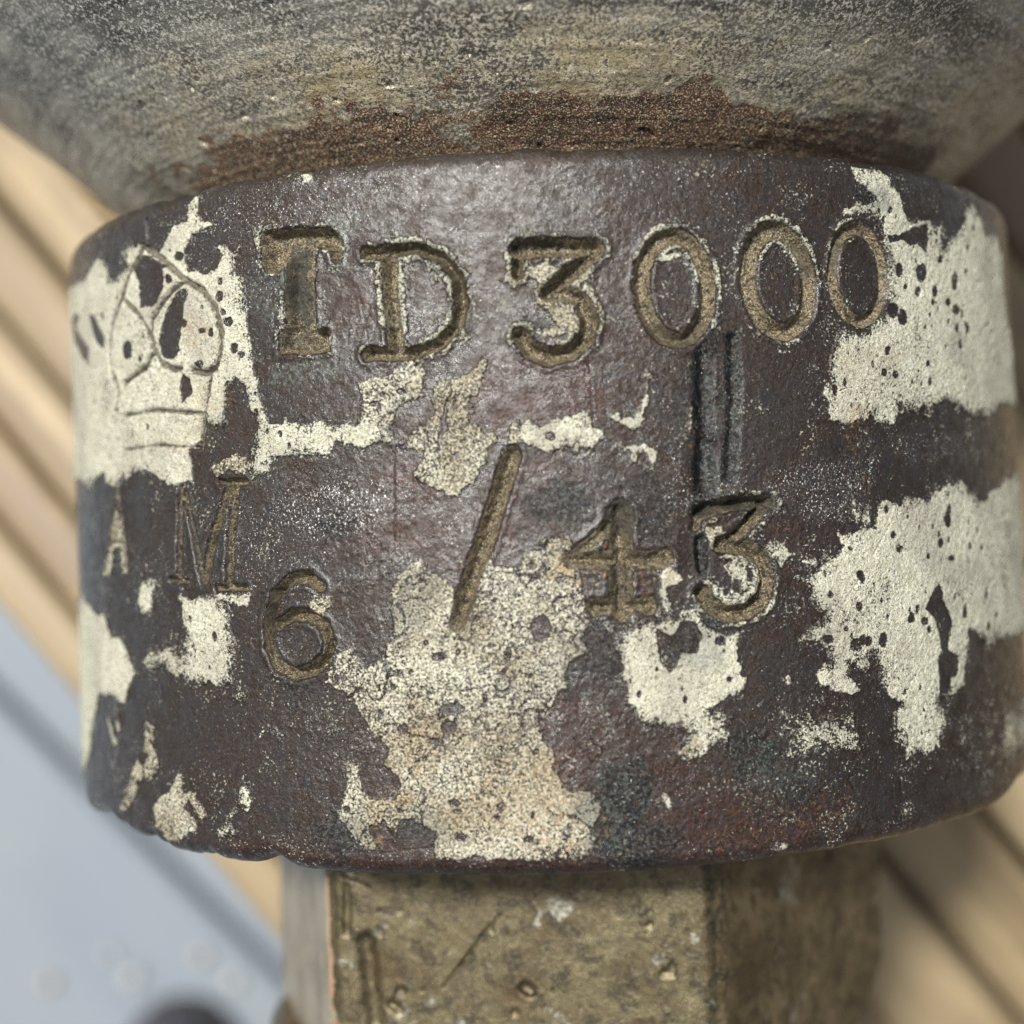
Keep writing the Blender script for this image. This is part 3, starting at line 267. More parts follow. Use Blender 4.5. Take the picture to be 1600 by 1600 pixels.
STAINS_SHADE_SHEEN = [
  (-0.45, 11.15, 7.16, 3.27, 0, 0.75),
  (-14.02, 3.64, 4.41, 2.67, 0, 0.85),
  (-14.86, -2.05, 6.37, 2.38, 0, 0.75),
  (-10.6, -4.57, 3.68, 2.38, 0, 0.6),
  (-0.97, -20.91, 2.38, 3.56, 0, 0.7),
  (-0.48, -23.9, 2.38, 3.56, 0, 0.8),
  (2.63, -19.86, 3.58, 2.97, 0, 0.6),
  (14.56, -30.15, 11.12, 3.27, 0, 0.8),
  (-7.98, -33.39, 13.56, 0.83, 0, 1),
  (-18.54, 20.51, 2.63, 4.16, 0, 0.35),
  (-5.72, -3.53, 1.79, 2.67, 0, 0.7),
  (-4.32, 2.38, 3.58, 2.38, 0, 0.5),
  (23.76, -4.04, 5.88, 3.56, 0, 0.35),
  (39.93, -27.55, 10.24, 3.56, 0, 0.4),
  (-26.21, -33.04, 9.0, 1.07, 0, 0.6),
  (10.26, -26.82, 4.96, 3.56, 0, 0.5),
  (-58.55, -28.43, 17.3, 2.97, 0, 0.5),
  (52.56, -21.85, 11.33, 3.56, 0, 0.4),
  (-32.96, -26.33, 4.23, 3.56, 0, 0.25),
  (4.43, -28.26, 3.3, 4.75, 1, 1),
  (5.55, -30.7, 3.61, 2.97, 1, 0.8),
  (-0.35, 0.45, 2.38, 1.9, 1, 0.8),
  (8.19, 1.05, 2.75, 3.27, 1, 0.65),
  (-21.39, -0.95, 1.91, 1.31, 1, 0.7),
  (17.44, -23.16, 2.66, 2.67, 1, 0.8),
  (-21.49, -29.99, 4.12, 2.67, 1, 0.75),
  (-14.28, -29.14, 3.15, 2.38, 1, 0.5),
  (-13.82, -8.09, 2.51, 3.27, 1, 0.55),
  (12.63, -13.19, 3.16, 2.67, 1, 0.6),
  (2.88, -12.73, 2.38, 2.67, 1, 0.6),
  (27.88, 3.89, 3.16, 1.78, 1, 0.4),
  (34.6, 29.98, 2.77, 1.31, 1, 0.8),
  (12.86, 10.21, 1.89, 3.56, 1, 0.4),
  (-26.28, -16.93, 2.21, 1.49, 1, 0.5),
  (20.66, -27.7, 3.47, 2.38, 1, 0.35),
  (-0.13, -13.81, 2.38, 2.38, 1, 0.4),
  (15.46, 11.37, 1.62, 5.35, 1, 0.55),
  (-25.26, 22.02, 1.3, 3.56, 1, 0.9),  # dark marks at the characters from here: wall shade painted in with stain
  (-25.96, 17.44, 2.2, 0.71, 1, 0.5),
  (19.0, -0.2, 3.39, 0.83, 1, 0.8),
  (-1.16, 24.84, 2.97, 0.59, 1, 0.7),
  (-1.43, 17.12, 1.78, 0.83, 1, 0.6),
  (-40.01, -2.12, 2.03, 3.56, 1, 0.4),
  (-29.72, -8.56, 0.79, 2.38, 1, 0.6),
  (5.71, -0.35, 1.81, 1.78, 1, 0.6),
  (4.86, -7.46, 1.8, 1.78, 1, 0.5),
  (-20.01, 25.81, 0.67, 2.26, 2, 0.9),
  (-19.91, 28.24, 2.01, 1.78, 2, 0.5),
  (-15.58, 28.43, 0.3, 2.26, 2, 0.5),
  (-27.48, 21.93, 2.64, 3.56, 2, 0.45),
  (-25.01, 13.97, 4.35, 1.19, 2, 0.5),
  (-29.15, 4.58, 3.12, 1.78, 2, 0.25),
  (-14.33, -4.77, 1.89, 1.49, 2, 0.3),
  (21.15, -24.09, 4.21, 3.56, 2, 0.2),
  (21.67, -2.61, 0.98, 0.71, 3, 0.8),
  (24.89, -30.01, 3.73, 1.78, 3, 0.7),
  (17.82, -30.46, 4.01, 2.38, 3, 0.4),
  (-16.39, -26.17, 1.93, 2.97, 3, 0.8),
  (-18.81, -29.87, 1.65, 1.78, 3, 0.8),
  (-5.34, -26.74, 6.6, 4.16, 3, 0.45),
  (-13.7, -21.92, 2.5, 3.56, 3, 0.4),
  (-0.08, -29.26, 2.97, 2.97, 3, 0.7),
  (-37.28, 12.68, 3.77, 2.38, 3, 0.35),
  (-40.46, 8.35, 5.2, 1.49, 3, 0.4),
  (-37.9, 19.2, 1.91, 1.78, 3, 0.6),
  (3.13, -5.61, 3.58, 1.78, 3, 0.9),
  (7.93, -6.1, 3.04, 1.49, 3, 0.6),
  (4.83, -8.35, 3.0, 1.78, 3, 0.8),
  (30.4, 6.06, 1.16, 1.78, 3, 0.8),
  (31.31, 7.63, 1.7, 1.78, 3, 0.5),
  (31.44, 1.32, 1.19, 1.31, 3, 0.7),
  (13.02, 6.0, 0.88, 1.49, 3, 0.7),
  (30.77, 13.92, 5.06, 1.78, 3, 0.25),
  (55.88, -28.61, 9.44, 2.97, 3, 0.5),
  (11.36, -22.11, 1.55, 0.89, 3, 0.5),
  (-21.3, 1.19, 9.0, 2.67, 4, 0.9),  # from here pale sheen and glint spots, painted into the metal colour
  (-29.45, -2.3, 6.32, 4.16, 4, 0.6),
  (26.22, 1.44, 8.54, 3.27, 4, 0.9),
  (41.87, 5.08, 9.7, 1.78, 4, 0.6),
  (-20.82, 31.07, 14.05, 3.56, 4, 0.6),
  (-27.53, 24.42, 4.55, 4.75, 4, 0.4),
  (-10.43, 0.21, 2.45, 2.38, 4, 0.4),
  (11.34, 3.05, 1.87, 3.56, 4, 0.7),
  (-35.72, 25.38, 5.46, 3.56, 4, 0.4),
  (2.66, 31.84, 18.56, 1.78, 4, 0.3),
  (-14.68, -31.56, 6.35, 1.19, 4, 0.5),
]

# ------------------------------------------------------------------ helpers
MM = 0.001
rng = np.random.default_rng(7)
random.seed(5)


def tag(o, label=None, cat=None, kind=None, group=None):
    if label: o['label'] = label
    if cat: o['category'] = cat
    if kind: o['kind'] = kind
    if group: o['group'] = group
    return o


def empty(name, loc=(0, 0, 0)):
    o = bpy.data.objects.new(name, None)
    o.location = loc
    o.empty_display_size = 0.02
    scene.collection.objects.link(o)
    return o


def mesh_obj(name, verts, faces, mat, parent=None, smooth=True):
    me = bpy.data.meshes.new(name)
    me.from_pydata([tuple(v) for v in verts], [], [tuple(f) for f in faces])
    if smooth:
        me.polygons.foreach_set('use_smooth', [True] * len(me.polygons))
    me.materials.append(mat)
    me.update()
    o = bpy.data.objects.new(name, me)
    o.parent = parent
    scene.collection.objects.link(o)
    return o


def quad_mesh(name, co, quads, mat, parent, normals=None, attrs=None):
    """big quad mesh straight from arrays"""
    me = bpy.data.meshes.new(name)
    nv, nq = len(co), len(quads)
    quads = np.asarray(quads)
    if normals is not None:
        s = quads[::max(1, nq // 400)]
        g = np.cross(co[s[:, 2]] - co[s[:, 0]], co[s[:, 3]] - co[s[:, 1]])
        if (g * normals[s[:, 0]]).sum() < 0: quads = quads[:, ::-1]
    me.vertices.add(nv)
    me.vertices.foreach_set('co', np.ascontiguousarray(co, np.float32).ravel())
    me.loops.add(nq * 4)
    me.loops.foreach_set('vertex_index', np.ascontiguousarray(quads, np.int32).ravel())
    me.polygons.add(nq)
    me.polygons.foreach_set('loop_start', np.arange(0, nq * 4, 4, dtype=np.int32))
    me.polygons.foreach_set('use_smooth', np.ones(nq, bool))
    me.update(calc_edges=True)
    for k, a in (attrs or {}).items():
        if a.ndim == 1:
            at = me.attributes.new(k, 'FLOAT', 'POINT')
            at.data.foreach_set('value', np.ascontiguousarray(a, np.float32))
        else:
            at = me.attributes.new(k, 'FLOAT_COLOR', 'POINT')
            at.data.foreach_set('color', np.ascontiguousarray(a, np.float32).ravel())
    if normals is not None:
        me.normals_split_custom_set_from_vertices(np.ascontiguousarray(normals, np.float32))
    me.materials.append(mat)
    o = bpy.data.objects.new(name, me)
    o.parent = parent
    scene.collection.objects.link(o)
    return o


def grid_quads(nr, nc, wrap=False):
    idx = np.arange(nr * nc).reshape(nr, nc)
    if wrap:
        idx = np.concatenate([idx, idx[:, :1]], 1)
    a, b, c, d = idx[:-1, :-1], idx[:-1, 1:], idx[1:, 1:], idx[1:, :-1]
    return np.stack([a, b, c, d], -1)


def grid_normals(X, Y, Z, wrap):
    P = np.stack([X, Y, Z], -1)
    if wrap:
        P = np.concatenate([P[:, -1:], P, P[:, :1]], 1)
        du = P[:, 2:] - P[:, :-2]
        dv = np.gradient(P[:, 1:-1], axis=0)
    else:
        du = np.gradient(P, axis=1)
        dv = np.gradient(P, axis=0)
    n = np.cross(du, dv)
    n /= np.maximum(np.linalg.norm(n, axis=-1, keepdims=True), 1e-12)
    return n


def vnoise(U, V, scale, seed):
    """smooth value noise on a separable grid (U columns, V rows, mm); feature size = scale"""
    su, sv = (scale if isinstance(scale, tuple) else (scale, scale))
    u = U / su + 1000.37; v = V / sv + 1000.71
    iu = np.floor(u).astype(int); iv = np.floor(v).astype(int)
    fu = u - iu; fv = v - iv
    fu = fu * fu * (3 - 2 * fu); fv = fv * fv * (3 - 2 * fv)
    iu -= iu.min(); iv -= iv.min()
    L = np.random.default_rng(seed).random((iv.max() + 2, iu.max() + 2)).astype(np.float32)
    A = L[iv]; B = L[iv + 1]
    M = A * (1 - fv)[:, None] + B * fv[:, None]
    return M[:, iu] * (1 - fu) + M[:, iu + 1] * fu


def fbm(U, V, scale, seed, octaves=3, gain=0.55):
    out = 0; amp = 1; tot = 0
    for k in range(octaves):
        s = tuple(x / 2 ** k for x in scale) if isinstance(scale, tuple) else scale / 2 ** k
        out = out + amp * vnoise(U, V, s, seed * 31 + k)
        tot += amp; amp *= gain
    return out / tot - 0.5


def smooth(a, b, x):
    t = np.clip((x - a) / (b - a), 0, 1)
    return t * t * (3 - 2 * t)


def seg_dist(PX, PY, ax, ay, bx, by):
    dx, dy = bx - ax, by - ay
    q = np.clip(((PX - ax) * dx + (PY - ay) * dy) / max(dx * dx + dy * dy, 1e-9), 0, 1)
    return np.hypot(PX - ax - q * dx, PY - ay - q * dy)


def window(U, V, pts, pad):
    xs = [p[0] for p in pts]; ys = [p[1] for p in pts]
    c = np.where((U > min(xs) - pad) & (U < max(xs) + pad))[0]
    r = np.where((V > min(ys) - pad) & (V < max(ys) + pad))[0]
    if len(c) == 0 or len(r) == 0:
        return None
    return slice(r[0], r[-1] + 1), slice(c[0], c[-1] + 1)


def poly_sd(PX, PY, pts):
    """signed distance, positive inside"""
    d = np.full(PX.shape, 1e9); inside = np.zeros(PX.shape, bool)
    n = len(pts)
    for i in range(n):
        ax, ay = pts[i]; bx, by = pts[(i + 1) % n]
        d = np.minimum(d, seg_dist(PX, PY, ax, ay, bx, by))
        if ay != by:
            cond = ((ay > PY) != (by > PY)) & (PX < (bx - ax) * (PY - ay) / (by - ay) + ax)
            inside ^= cond
    return np.where(inside, d, -d)


# ------------------------------------------------------------------ materials
class Nodes:
    def __init__(self, name):
        self.m = bpy.data.materials.new(name)
        self.m.use_nodes = True
        self.t = self.m.node_tree
        self.b = self.t.nodes['Principled BSDF']
        self.tc = self.t.nodes.new('ShaderNodeTexCoord')
        mp = self.t.nodes.new('ShaderNodeMapping')
        mp.inputs['Scale'].default_value = (1000, 1000, 1000)
        self.t.links.new(self.tc.outputs['Object'], mp.inputs[0])
        self.mm = mp.outputs[0]                      # object coordinates in millimetres

    def n(self, kind, **inp):
        nd = self.t.nodes.new(kind)
        for k, v in inp.items():
            self.set(nd.inputs[k.replace('_', ' ')], v)
        return nd

    def set(self, sock, v):
        if hasattr(v, 'is_output'):
            self.t.links.new(v, sock)
        else:
            sock.default_value = v

    def noise(self, scale, detail=3, rough=0.55, stretch=None, off=0.0):
        vec = self.mm
        mp = self.t.nodes.new('ShaderNodeMapping')
        mp.inputs['Scale'].default_value = stretch or (1, 1, 1)
        mp.inputs['Location'].default_value = (off, off * 1.7, -off)
        self.t.links.new(vec, mp.inputs[0])
        nd = self.n('ShaderNodeTexNoise', Vector=mp.outputs[0], Scale=scale, Detail=detail, Roughness=rough)
        return nd.outputs['Fac']

    def ramp(self, fac, a, b, lo=0.0, hi=1.0):
        nd = self.n('ShaderNodeMapRange', Value=fac, From_Min=a, From_Max=b, To_Min=lo, To_Max=hi)
        nd.interpolation_type = 'SMOOTHSTEP'
        return nd.outputs[0]

    def math(self, op, a, b=0.0, c=None):
        nd = self.t.nodes.new('ShaderNodeMath'); nd.operation = op
        self.set(nd.inputs[0], a); self.set(nd.inputs[1], b)
        if c is not None: self.set(nd.inputs[2], c)
        return nd.outputs[0]

    def mix(self, fac, a, b):
        nd = self.t.nodes.new('ShaderNodeMix'); nd.data_type = 'RGBA'
        self.set(nd.inputs[0], fac)
        self.set(nd.inputs[6], a if hasattr(a, 'is_output') else (*a, 1))
        self.set(nd.inputs[7], b if hasattr(b, 'is_output') else (*b, 1))
        return nd.outputs[2]

    def fmix(self, fac, a, b):
        nd = self.t.nodes.new('ShaderNodeMix'); nd.data_type = 'FLOAT'
        self.set(nd.inputs[0], fac); self.set(nd.inputs[2], a); self.set(nd.inputs[3], b)
        return nd.outputs[0]

    def attr(self, name, out='Fac'):
        nd = self.t.nodes.new('ShaderNodeAttribute'); nd.attribute_name = name
        return nd.outputs[out]

    def bump(self, height, dist_mm, strength=1.0, normal=None):
        nd = self.n('ShaderNodeBump', Height=height, Distance=dist_mm * MM, Strength=strength)
        if normal is not None: self.set(nd.inputs['Normal'], normal)
        return nd.outputs[0]

    def done(self, color, rough, metallic=0.0, normal=None, spec=None):
        self.set(self.b.inputs['Base Color'], color if hasattr(color, 'is_output') else (*color, 1))
        self.set(self.b.inputs['Roughness'], rough)
        self.set(self.b.inputs['Metallic'], metallic)
        if spec is not None: self.set(self.b.inputs['Specular IOR Level'], spec)
        if normal is not None: self.set(self.b.inputs['Normal'], normal)
        return self.m


def collar_material():
    N = Nodes('painted_bronze')
    paint = N.attr('paint'); thr = N.attr('thr'); grime = N.attr('grime'); wear_sheen = N.attr('wear_sheen'); wornk = N.attr('wornk'); fill = N.attr('fill')
    sep = N.n('ShaderNodeSeparateColor', Color=N.attr('stain_shade', 'Color'))
    red, blue, verd = sep.outputs[0], sep.outputs[1], sep.outputs[2]
    och = N.attr('ochre')
    grain = N.noise(4.6, 3, 0.7)
    fine = N.noise(8.5, 2, 0.75, off=31)
    broad = N.noise(0.13, 5, 0.62, off=11)
    mid = N.noise(0.6, 5, 0.65, off=53)
    lump = N.noise(1.9, 5, 0.68, off=91)
    glint = N.noise(6.0, 2, 0.8, stretch=(1, 0.6, 1), off=17)
    # where paint is left: traced outline, broken up by grain where it is worn thin
    edge = N.math('ADD', paint, N.math('MULTIPLY', N.math('SUBTRACT', grain, 0.5), 0.9))
    worn = N.math('MULTIPLY', N.math('SUBTRACT', N.math('ADD', N.math('MULTIPLY', grain, 0.5), N.math('MULTIPLY', lump, 0.5)), thr), 6.0)
    pm = N.ramp(N.math('MINIMUM', edge, worn), -0.10, 0.22)
    # stray flecks of paint on the bare metal, in clusters
    clus = N.ramp(N.noise(0.22, 3, 0.6, off=140), 0.46, 0.66)
    near = N.math('MAXIMUM', clus, N.math('MULTIPLY', N.ramp(paint, -3.6, -0.6), N.ramp(mid, 0.42, 0.62, 0.1, 1.1)))
    fleck = N.ramp(N.math('ADD', N.noise(3.4, 3, 0.7, off=77), N.math('MULTIPLY', near, 0.14)), 0.70, 0.75)
    pm = N.math('MAXIMUM', pm, N.math('MULTIPLY', fleck, 0.9))
    # bare metal: dark patinated bronze with a broken, grainy skin
    g2 = N.noise(2.9, 3, 0.7, off=201)
    metal = N.mix(N.ramp(broad, 0.38, 0.62), (0.042, 0.034, 0.030), (0.040, 0.025, 0.017))
    metal = N.mix(N.math('MULTIPLY', N.ramp(mid, 0.46, 0.66), 0.75), metal, (0.019, 0.018, 0.019))
    metal = N.mix(N.math('MULTIPLY', N.ramp(g2, 0.56, 0.40), 0.5), metal, (0.014, 0.012, 0.011))
    metal = N.mix(N.math('MULTIPLY', N.ramp(fine, 0.5, 0.66), 0.35), metal, (0.010, 0.009, 0.008))
    metal = N.mix(N.math('MULTIPLY', N.math('ADD', 0.12, N.math('MULTIPLY', wear_sheen, 0.3)), N.ramp(grain, 0.54, 0.66)), metal, (0.25, 0.235, 0.225))  # paler grain, stronger on scratches and where sheen is painted in
    metal = N.mix(N.math('MULTIPLY', N.math('MULTIPLY', red, 0.85), N.ramp(lump, 0.3, 0.6)), metal, N.mix(N.ramp(g2, 0.4, 0.6), (0.012, 0.005, 0.003), (0.070, 0.026, 0.015)))
    metal = N.mix(N.math('MULTIPLY', blue, N.ramp(lump, 0.36, 0.56)), metal, N.mix(N.ramp(g2, 0.45, 0.62), (0.008, 0.010, 0.012), (0.075, 0.085, 0.080)))
    gl = N.math('MULTIPLY', N.ramp(N.math('ADD', glint, N.math('MULTIPLY', N.math('SUBTRACT', wear_sheen, 0.6), 0.10)), 0.635, 0.685), 0.9)
    metal = N.mix(gl, metal, (0.85, 0.84, 0.81))  # glints painted as near-white specks, densest in the sheen spots
    metal = N.mix(N.math('MULTIPLY', N.math('MULTIPLY', verd, 0.6), N.ramp(lump, 0.44, 0.62)), metal, (0.20, 0.26, 0.22))
    metal = N.mix(N.math('MULTIPLY', och, N.ramp(lump, 0.52, 0.64)), metal, (0.20, 0.11, 0.04))
    # grime packed into the stamping
    dirt = N.mix(N.ramp(grain, 0.40, 0.64), (0.018, 0.014, 0.008), (0.17, 0.13, 0.07))
    dirt = N.mix(N.math('MULTIPLY', fill, N.ramp(lump, 0.36, 0.56)), dirt, N.mix(N.ramp(grain, 0.38, 0.62), (0.075, 0.056, 0.032), (0.38, 0.32, 0.205)))
    dirt = N.mix(N.ramp(fine, 0.54, 0.66), dirt, (0.52, 0.46, 0.31))
    dirt = N.mix(N.ramp(lump, 0.49, 0.60), dirt, (0.030, 0.025, 0.018))
    dirt = N.mix(N.math('MULTIPLY', N.ramp(broad, 0.5, 0.62), 0.7), dirt, (0.055, 0.045, 0.028))
    dirt = N.mix(N.math('MULTIPLY', blue, 0.85), dirt, (0.022, 0.023, 0.021))  # dark marks, painted wall shade among them, carried over the grime
    gm = N.ramp(N.math('ADD', grime, N.math('MULTIPLY', N.math('SUBTRACT', lump, 0.5), 1.1)), 0.3, 0.6)
    # paint
    cream = N.mix(N.ramp(mid, 0.3, 0.7), (0.48, 0.485, 0.37), (0.63, 0.635, 0.53))
    cream = N.mix(N.ramp(broad, 0.42, 0.68), cream, (0.40, 0.40, 0.335))
    cream = N.mix(N.math('MULTIPLY', N.ramp(lump, 0.52, 0.72), 0.45), cream, (0.35, 0.32, 0.21))
    cream = N.mix(N.math('MULTIPLY', N.ramp(fine, 0.49, 0.62), 0.7), cream, (0.20, 0.175, 0.115))
    cream = N.mix(N.math('MULTIPLY', N.ramp(g2, 0.51, 0.63), 0.62), cream, (0.16, 0.145, 0.10))
    cream = N.mix(N.ramp(lump, 0.60, 0.66), cream, (0.08, 0.07, 0.055))
    worn_c = N.mix(N.ramp(grain, 0.40, 0.62), (0.085, 0.075, 0.052), (0.60, 0.58, 0.46))
    worn_c = N.mix(N.ramp(broad, 0.4, 0.62), worn_c, N.mix(N.ramp(grain, 0.42, 0.66), (0.065, 0.050, 0.03), (0.46, 0.41, 0.28)))
    cream = N.mix(N.math('MULTIPLY', wornk, 0.85), cream, worn_c)
    cream = N.mix(N.math('MULTIPLY', och, N.ramp(lump, 0.40, 0.62, 0.0, 0.75)), cream, N.mix(grain, (0.10, 0.055, 0.02), (0.46, 0.31, 0.13)))
    cream = N.mix(N.math('MULTIPLY', blue, 0.6), cream, (0.11, 0.125, 0.12))
    cream = N.mix(N.math('MULTIPLY', verd, 0.3), cream, (0.42, 0.52, 0.45))
    col = N.mix(gm, metal, dirt)
    pmg = N.math('MULTIPLY', pm, N.math('SUBTRACT', 1.0, N.math('MULTIPLY', gm, 0.8)))
    col = N.mix(pmg, col, cream)
    notmetal = N.math('MAXIMUM', pmg, N.math('MULTIPLY', gm, 0.75))
    rough_m = N.math('ADD', N.math('MULTIPLY', mid, 0.24), N.math('SUBTRACT', 0.26, N.math('MULTIPLY', wear_sheen, 0.06)))
    rough = N.fmix(notmetal, rough_m, 0.55)
    metallic = N.math('MULTIPLY', N.math('SUBTRACT', 1.0, notmetal), 0.85)
    h = N.math('ADD', N.math('MULTIPLY', grain, N.fmix(notmetal, N.math('ADD', 0.3, N.math('MULTIPLY', wear_sheen, 0.8)), 2.2)), N.math('MULTIPLY', fine, 0.8))
    h = N.math('ADD', h, N.math('MULTIPLY', lump, N.fmix(notmetal, 0.9, 0.6)))
    h = N.math('ADD', h, N.math('MULTIPLY', pmg, N.math('ADD', 0.7, N.math('MULTIPLY', lump, 1.2))))
    nb = N.bump(h, 0.14)
    N.set(N.b.inputs['Coat Weight'], N.math('MULTIPLY', N.math('MULTIPLY', N.math('SUBTRACT', 1.0, notmetal), N.math('SUBTRACT', 1.0, N.math('MULTIPLY', blue, 0.9))), N.ramp(mid, 0.38, 0.6, 0.3, 0.85))); N.set(N.b.inputs['Coat Roughness'], N.ramp(broad, 0.35, 0.65, 0.15, 0.25))
    N.set(N.b.inputs['Coat IOR'], 1.5); N.set(N.b.inputs['Coat Normal'], N.bump(N.math('ADD', N.math('MULTIPLY', lump, 1.7), N.math('MULTIPLY', g2, 1.2)), 0.055))
    return N.done(col, rough, metallic, nb, spec=N.fmix(notmetal, 0.5, 0.3))


def flare_material():
    N = Nodes('corroded_grey_casting')
    rust = N.attr('rust'); dark = N.attr('dark'); pale = N.attr('pale'); streak = N.attr('streak')
    grain = N.noise(2.8, 4, 0.72); fine = N.noise(5.5, 3, 0.75, off=9)
    broad = N.noise(0.12, 5, 0.68, off=3); blot = N.noise(0.45, 5, 0.7, off=70)
    col = N.mix(N.ramp(broad, 0.38, 0.62), (0.31, 0.30, 0.25), (0.125, 0.117, 0.097))
    col = N.mix(N.math('MULTIPLY', streak, 0.65), col, (0.055, 0.051, 0.045))
    col = N.mix(N.math('MULTIPLY', dark, N.ramp(blot, 0.3, 0.55)), col, (0.028, 0.026, 0.025))
    spk = N.ramp(N.math('ADD', grain, N.math('ADD', N.math('MULTIPLY', pale, 0.10), N.math('MULTIPLY', N.math('SUBTRACT', blot, 0.5), 0.25))), 0.51, 0.61)
    col = N.mix(N.math('MULTIPLY', spk, 0.85), col, N.mix(pale, (0.74, 0.73, 0.65), (0.72, 0.64, 0.44)))
    col = N.mix(N.math('MULTIPLY', pale, N.ramp(blot, 0.42, 0.62, 0.1, 0.7)), col, (0.36, 0.29, 0.155))
    col = N.mix(N.math('MULTIPLY', N.ramp(fine, 0.52, 0.66), 0.75), col, (0.04, 0.036, 0.032))
    rustc = N.mix(N.ramp(blot, 0.42, 0.58), (0.015, 0.006, 0.004), (0.050, 0.017, 0.008))
    rustc = N.mix(N.ramp(grain, 0.56, 0.66), rustc, (0.17, 0.08, 0.03))
    rustc = N.mix(N.ramp(fine, 0.53, 0.63), rustc, (0.55, 0.46, 0.28))
    rm = N.ramp(N.math('ADD', rust, N.math('ADD', N.math('MULTIPLY', N.math('SUBTRACT', blot, 0.5), 2.2), N.math('MULTIPLY', N.math('SUBTRACT', grain, 0.5), 1.0))), 0.40, 0.62)
    col = N.mix(rm, col, rustc)
    rough = N.fmix(rm, N.math('ADD', 0.16, N.math('MULTIPLY', broad, 0.3)), 0.65)
    h = N.math('ADD', N.math('MULTIPLY', grain, 1.8), N.math('MULTIPLY', fine, 1.0))
    return N.done(col, rough, N.fmix(rm, 0.45, 0.0), N.bump(h, 0.08), spec=0.8)


def neck_material(tone):
    N = Nodes('stained_brass_' + tone)
    grain = N.noise(2.4, 4, 0.7, stretch=(1, 1.4, 1)); fine = N.noise(6, 3, 0.7, off=4)
    broad = N.noise(0.14, 5, 0.65, off=8); mid = N.noise(0.35, 4, 0.6, off=21)
    blot = N.noise(0.5, 5, 0.7, off=33)
    if tone in ('olive', 'brown'):
        o = tone == 'olive'
        col = N.mix(N.ramp(broad, 0.38, 0.62), (0.098, 0.083, 0.042) if o else (0.16, 0.125, 0.068), (0.066, 0.050, 0.025))
        col = N.mix(N.math('MULTIPLY', N.ramp(blot, 0.47, 0.6), 0.85), col, (0.026, 0.021, 0.012))
        col = N.mix(N.math('MULTIPLY', N.ramp(grain, 0.5, 0.64), 0.45 if o else 0.45), col, (0.20, 0.175, 0.105) if o else (0.24, 0.195, 0.115))
        col = N.mix(N.math('MULTIPLY', N.ramp(fine, 0.54, 0.66), 0.8), col, (0.03, 0.024, 0.015))
        col = N.mix(N.math('MULTIPLY', N.ramp(N.noise(0.2, 4, 0.6, off=60), 0.60, 0.70), N.ramp(grain, 0.42, 0.58, 0.0, 0.8)), col, (0.33, 0.34, 0.29))
        col = N.mix(N.math('MULTIPLY', N.ramp(N.noise(0.12, 4, 0.6, off=160), 0.55, 0.66), 0.6), col, (0.06, 0.038, 0.016))
        met = 0.6; rough = N.math('ADD', 0.18, N.math('MULTIPLY', broad, 0.3))
    elif tone == 'grey':
        col = N.mix(N.ramp(broad, 0.35, 0.65), (0.30, 0.27, 0.20), (0.19, 0.155, 0.105)); met = 0.5; rough = 0.42
    elif tone == 'copper':
        col = N.mix(grain, (0.45, 0.26, 0.16), (0.65, 0.42, 0.28)); met = 0.8; rough = 0.35
    h = N.math('ADD', N.math('MULTIPLY', grain, 1.2), N.math('MULTIPLY', fine, 0.5))
    return N.done(col, rough, met, N.bump(h, 0.06 if tone in ('olive', 'brown') else 0.03))


def wood_material():
    N = Nodes('weathered_tan_wood')
    info = N.t.nodes.new('ShaderNodeObjectInfo')
    sh_ = N.t.nodes.new('ShaderNodeVectorMath'); sh_.operation = 'MULTIPLY_ADD'      # every slat its own grain
    N.set(sh_.inputs[0], info.outputs['Random']); sh_.inputs[1].default_value = (900, 300, 500); N.set(sh_.inputs[2], N.mm)
    N.mm = sh_.outputs[0]
    g = N.noise(0.22, 5, 0.65, stretch=(0.04, 1, 1)); b = N.noise(0.05, 4, 0.6, stretch=(0.25, 1, 1), off=5)
    col = N.mix(N.ramp(g, 0.3, 0.7), (0.10, 0.072, 0.037), (0.29, 0.225, 0.125))
    col = N.mix(N.math('MULTIPLY', N.ramp(b, 0.42, 0.6), 0.9), col, (0.115, 0.082, 0.048))
    col = N.mix(N.math('MULTIPLY', info.outputs['Random'], 0.4), col, (0.25, 0.20, 0.12))
    return N.done(col, 0.6, 0.0, N.bump(g, 0.6))


def floor_material():
    N = Nodes('pale_blue_grey_boards')
    g = N.noise(0.02, 5, 0.6, stretch=(0.1, 1, 1)); b = N.noise(0.012, 4, 0.7, off=5)
    col = N.mix(g, (0.10, 0.124, 0.15), (0.15, 0.175, 0.20))
    col = N.mix(N.ramp(b, 0.45, 0.7), col, (0.14, 0.16, 0.175))
    return N.done(col, 0.55, 0.0, N.bump(g, 0.5))


def plain(name, color, rough, met=0.0, scale=0.3, var=0.25, bump=0.3):
    N = Nodes(name)
    g = N.noise(scale, 4, 0.6)
    dk = tuple(c * (1 - var) for c in color); lt = tuple(min(1, c * (1 + var)) for c in color)
    return N.done(N.mix(N.ramp(g, 0.3, 0.7), dk, lt), rough, met, N.bump(g, bump))


# ------------------------------------------------------------------ setting: floor boards and slatted bench
def frame_dir(deg):
    a = math.radians(deg)
    return Vector((math.cos(a), math.sin(a), 0))


FLOOR_Z = -0.45
floor = tag(empty('floor', (0, 0, FLOOR_Z)), kind='structure')
fm = floor_material()
fdir = -45.0 - 2.0                                         # boards run down to the right in the picture
fx = frame_dir(fdir); fy = Vector((-fx.y, fx.x, 0))


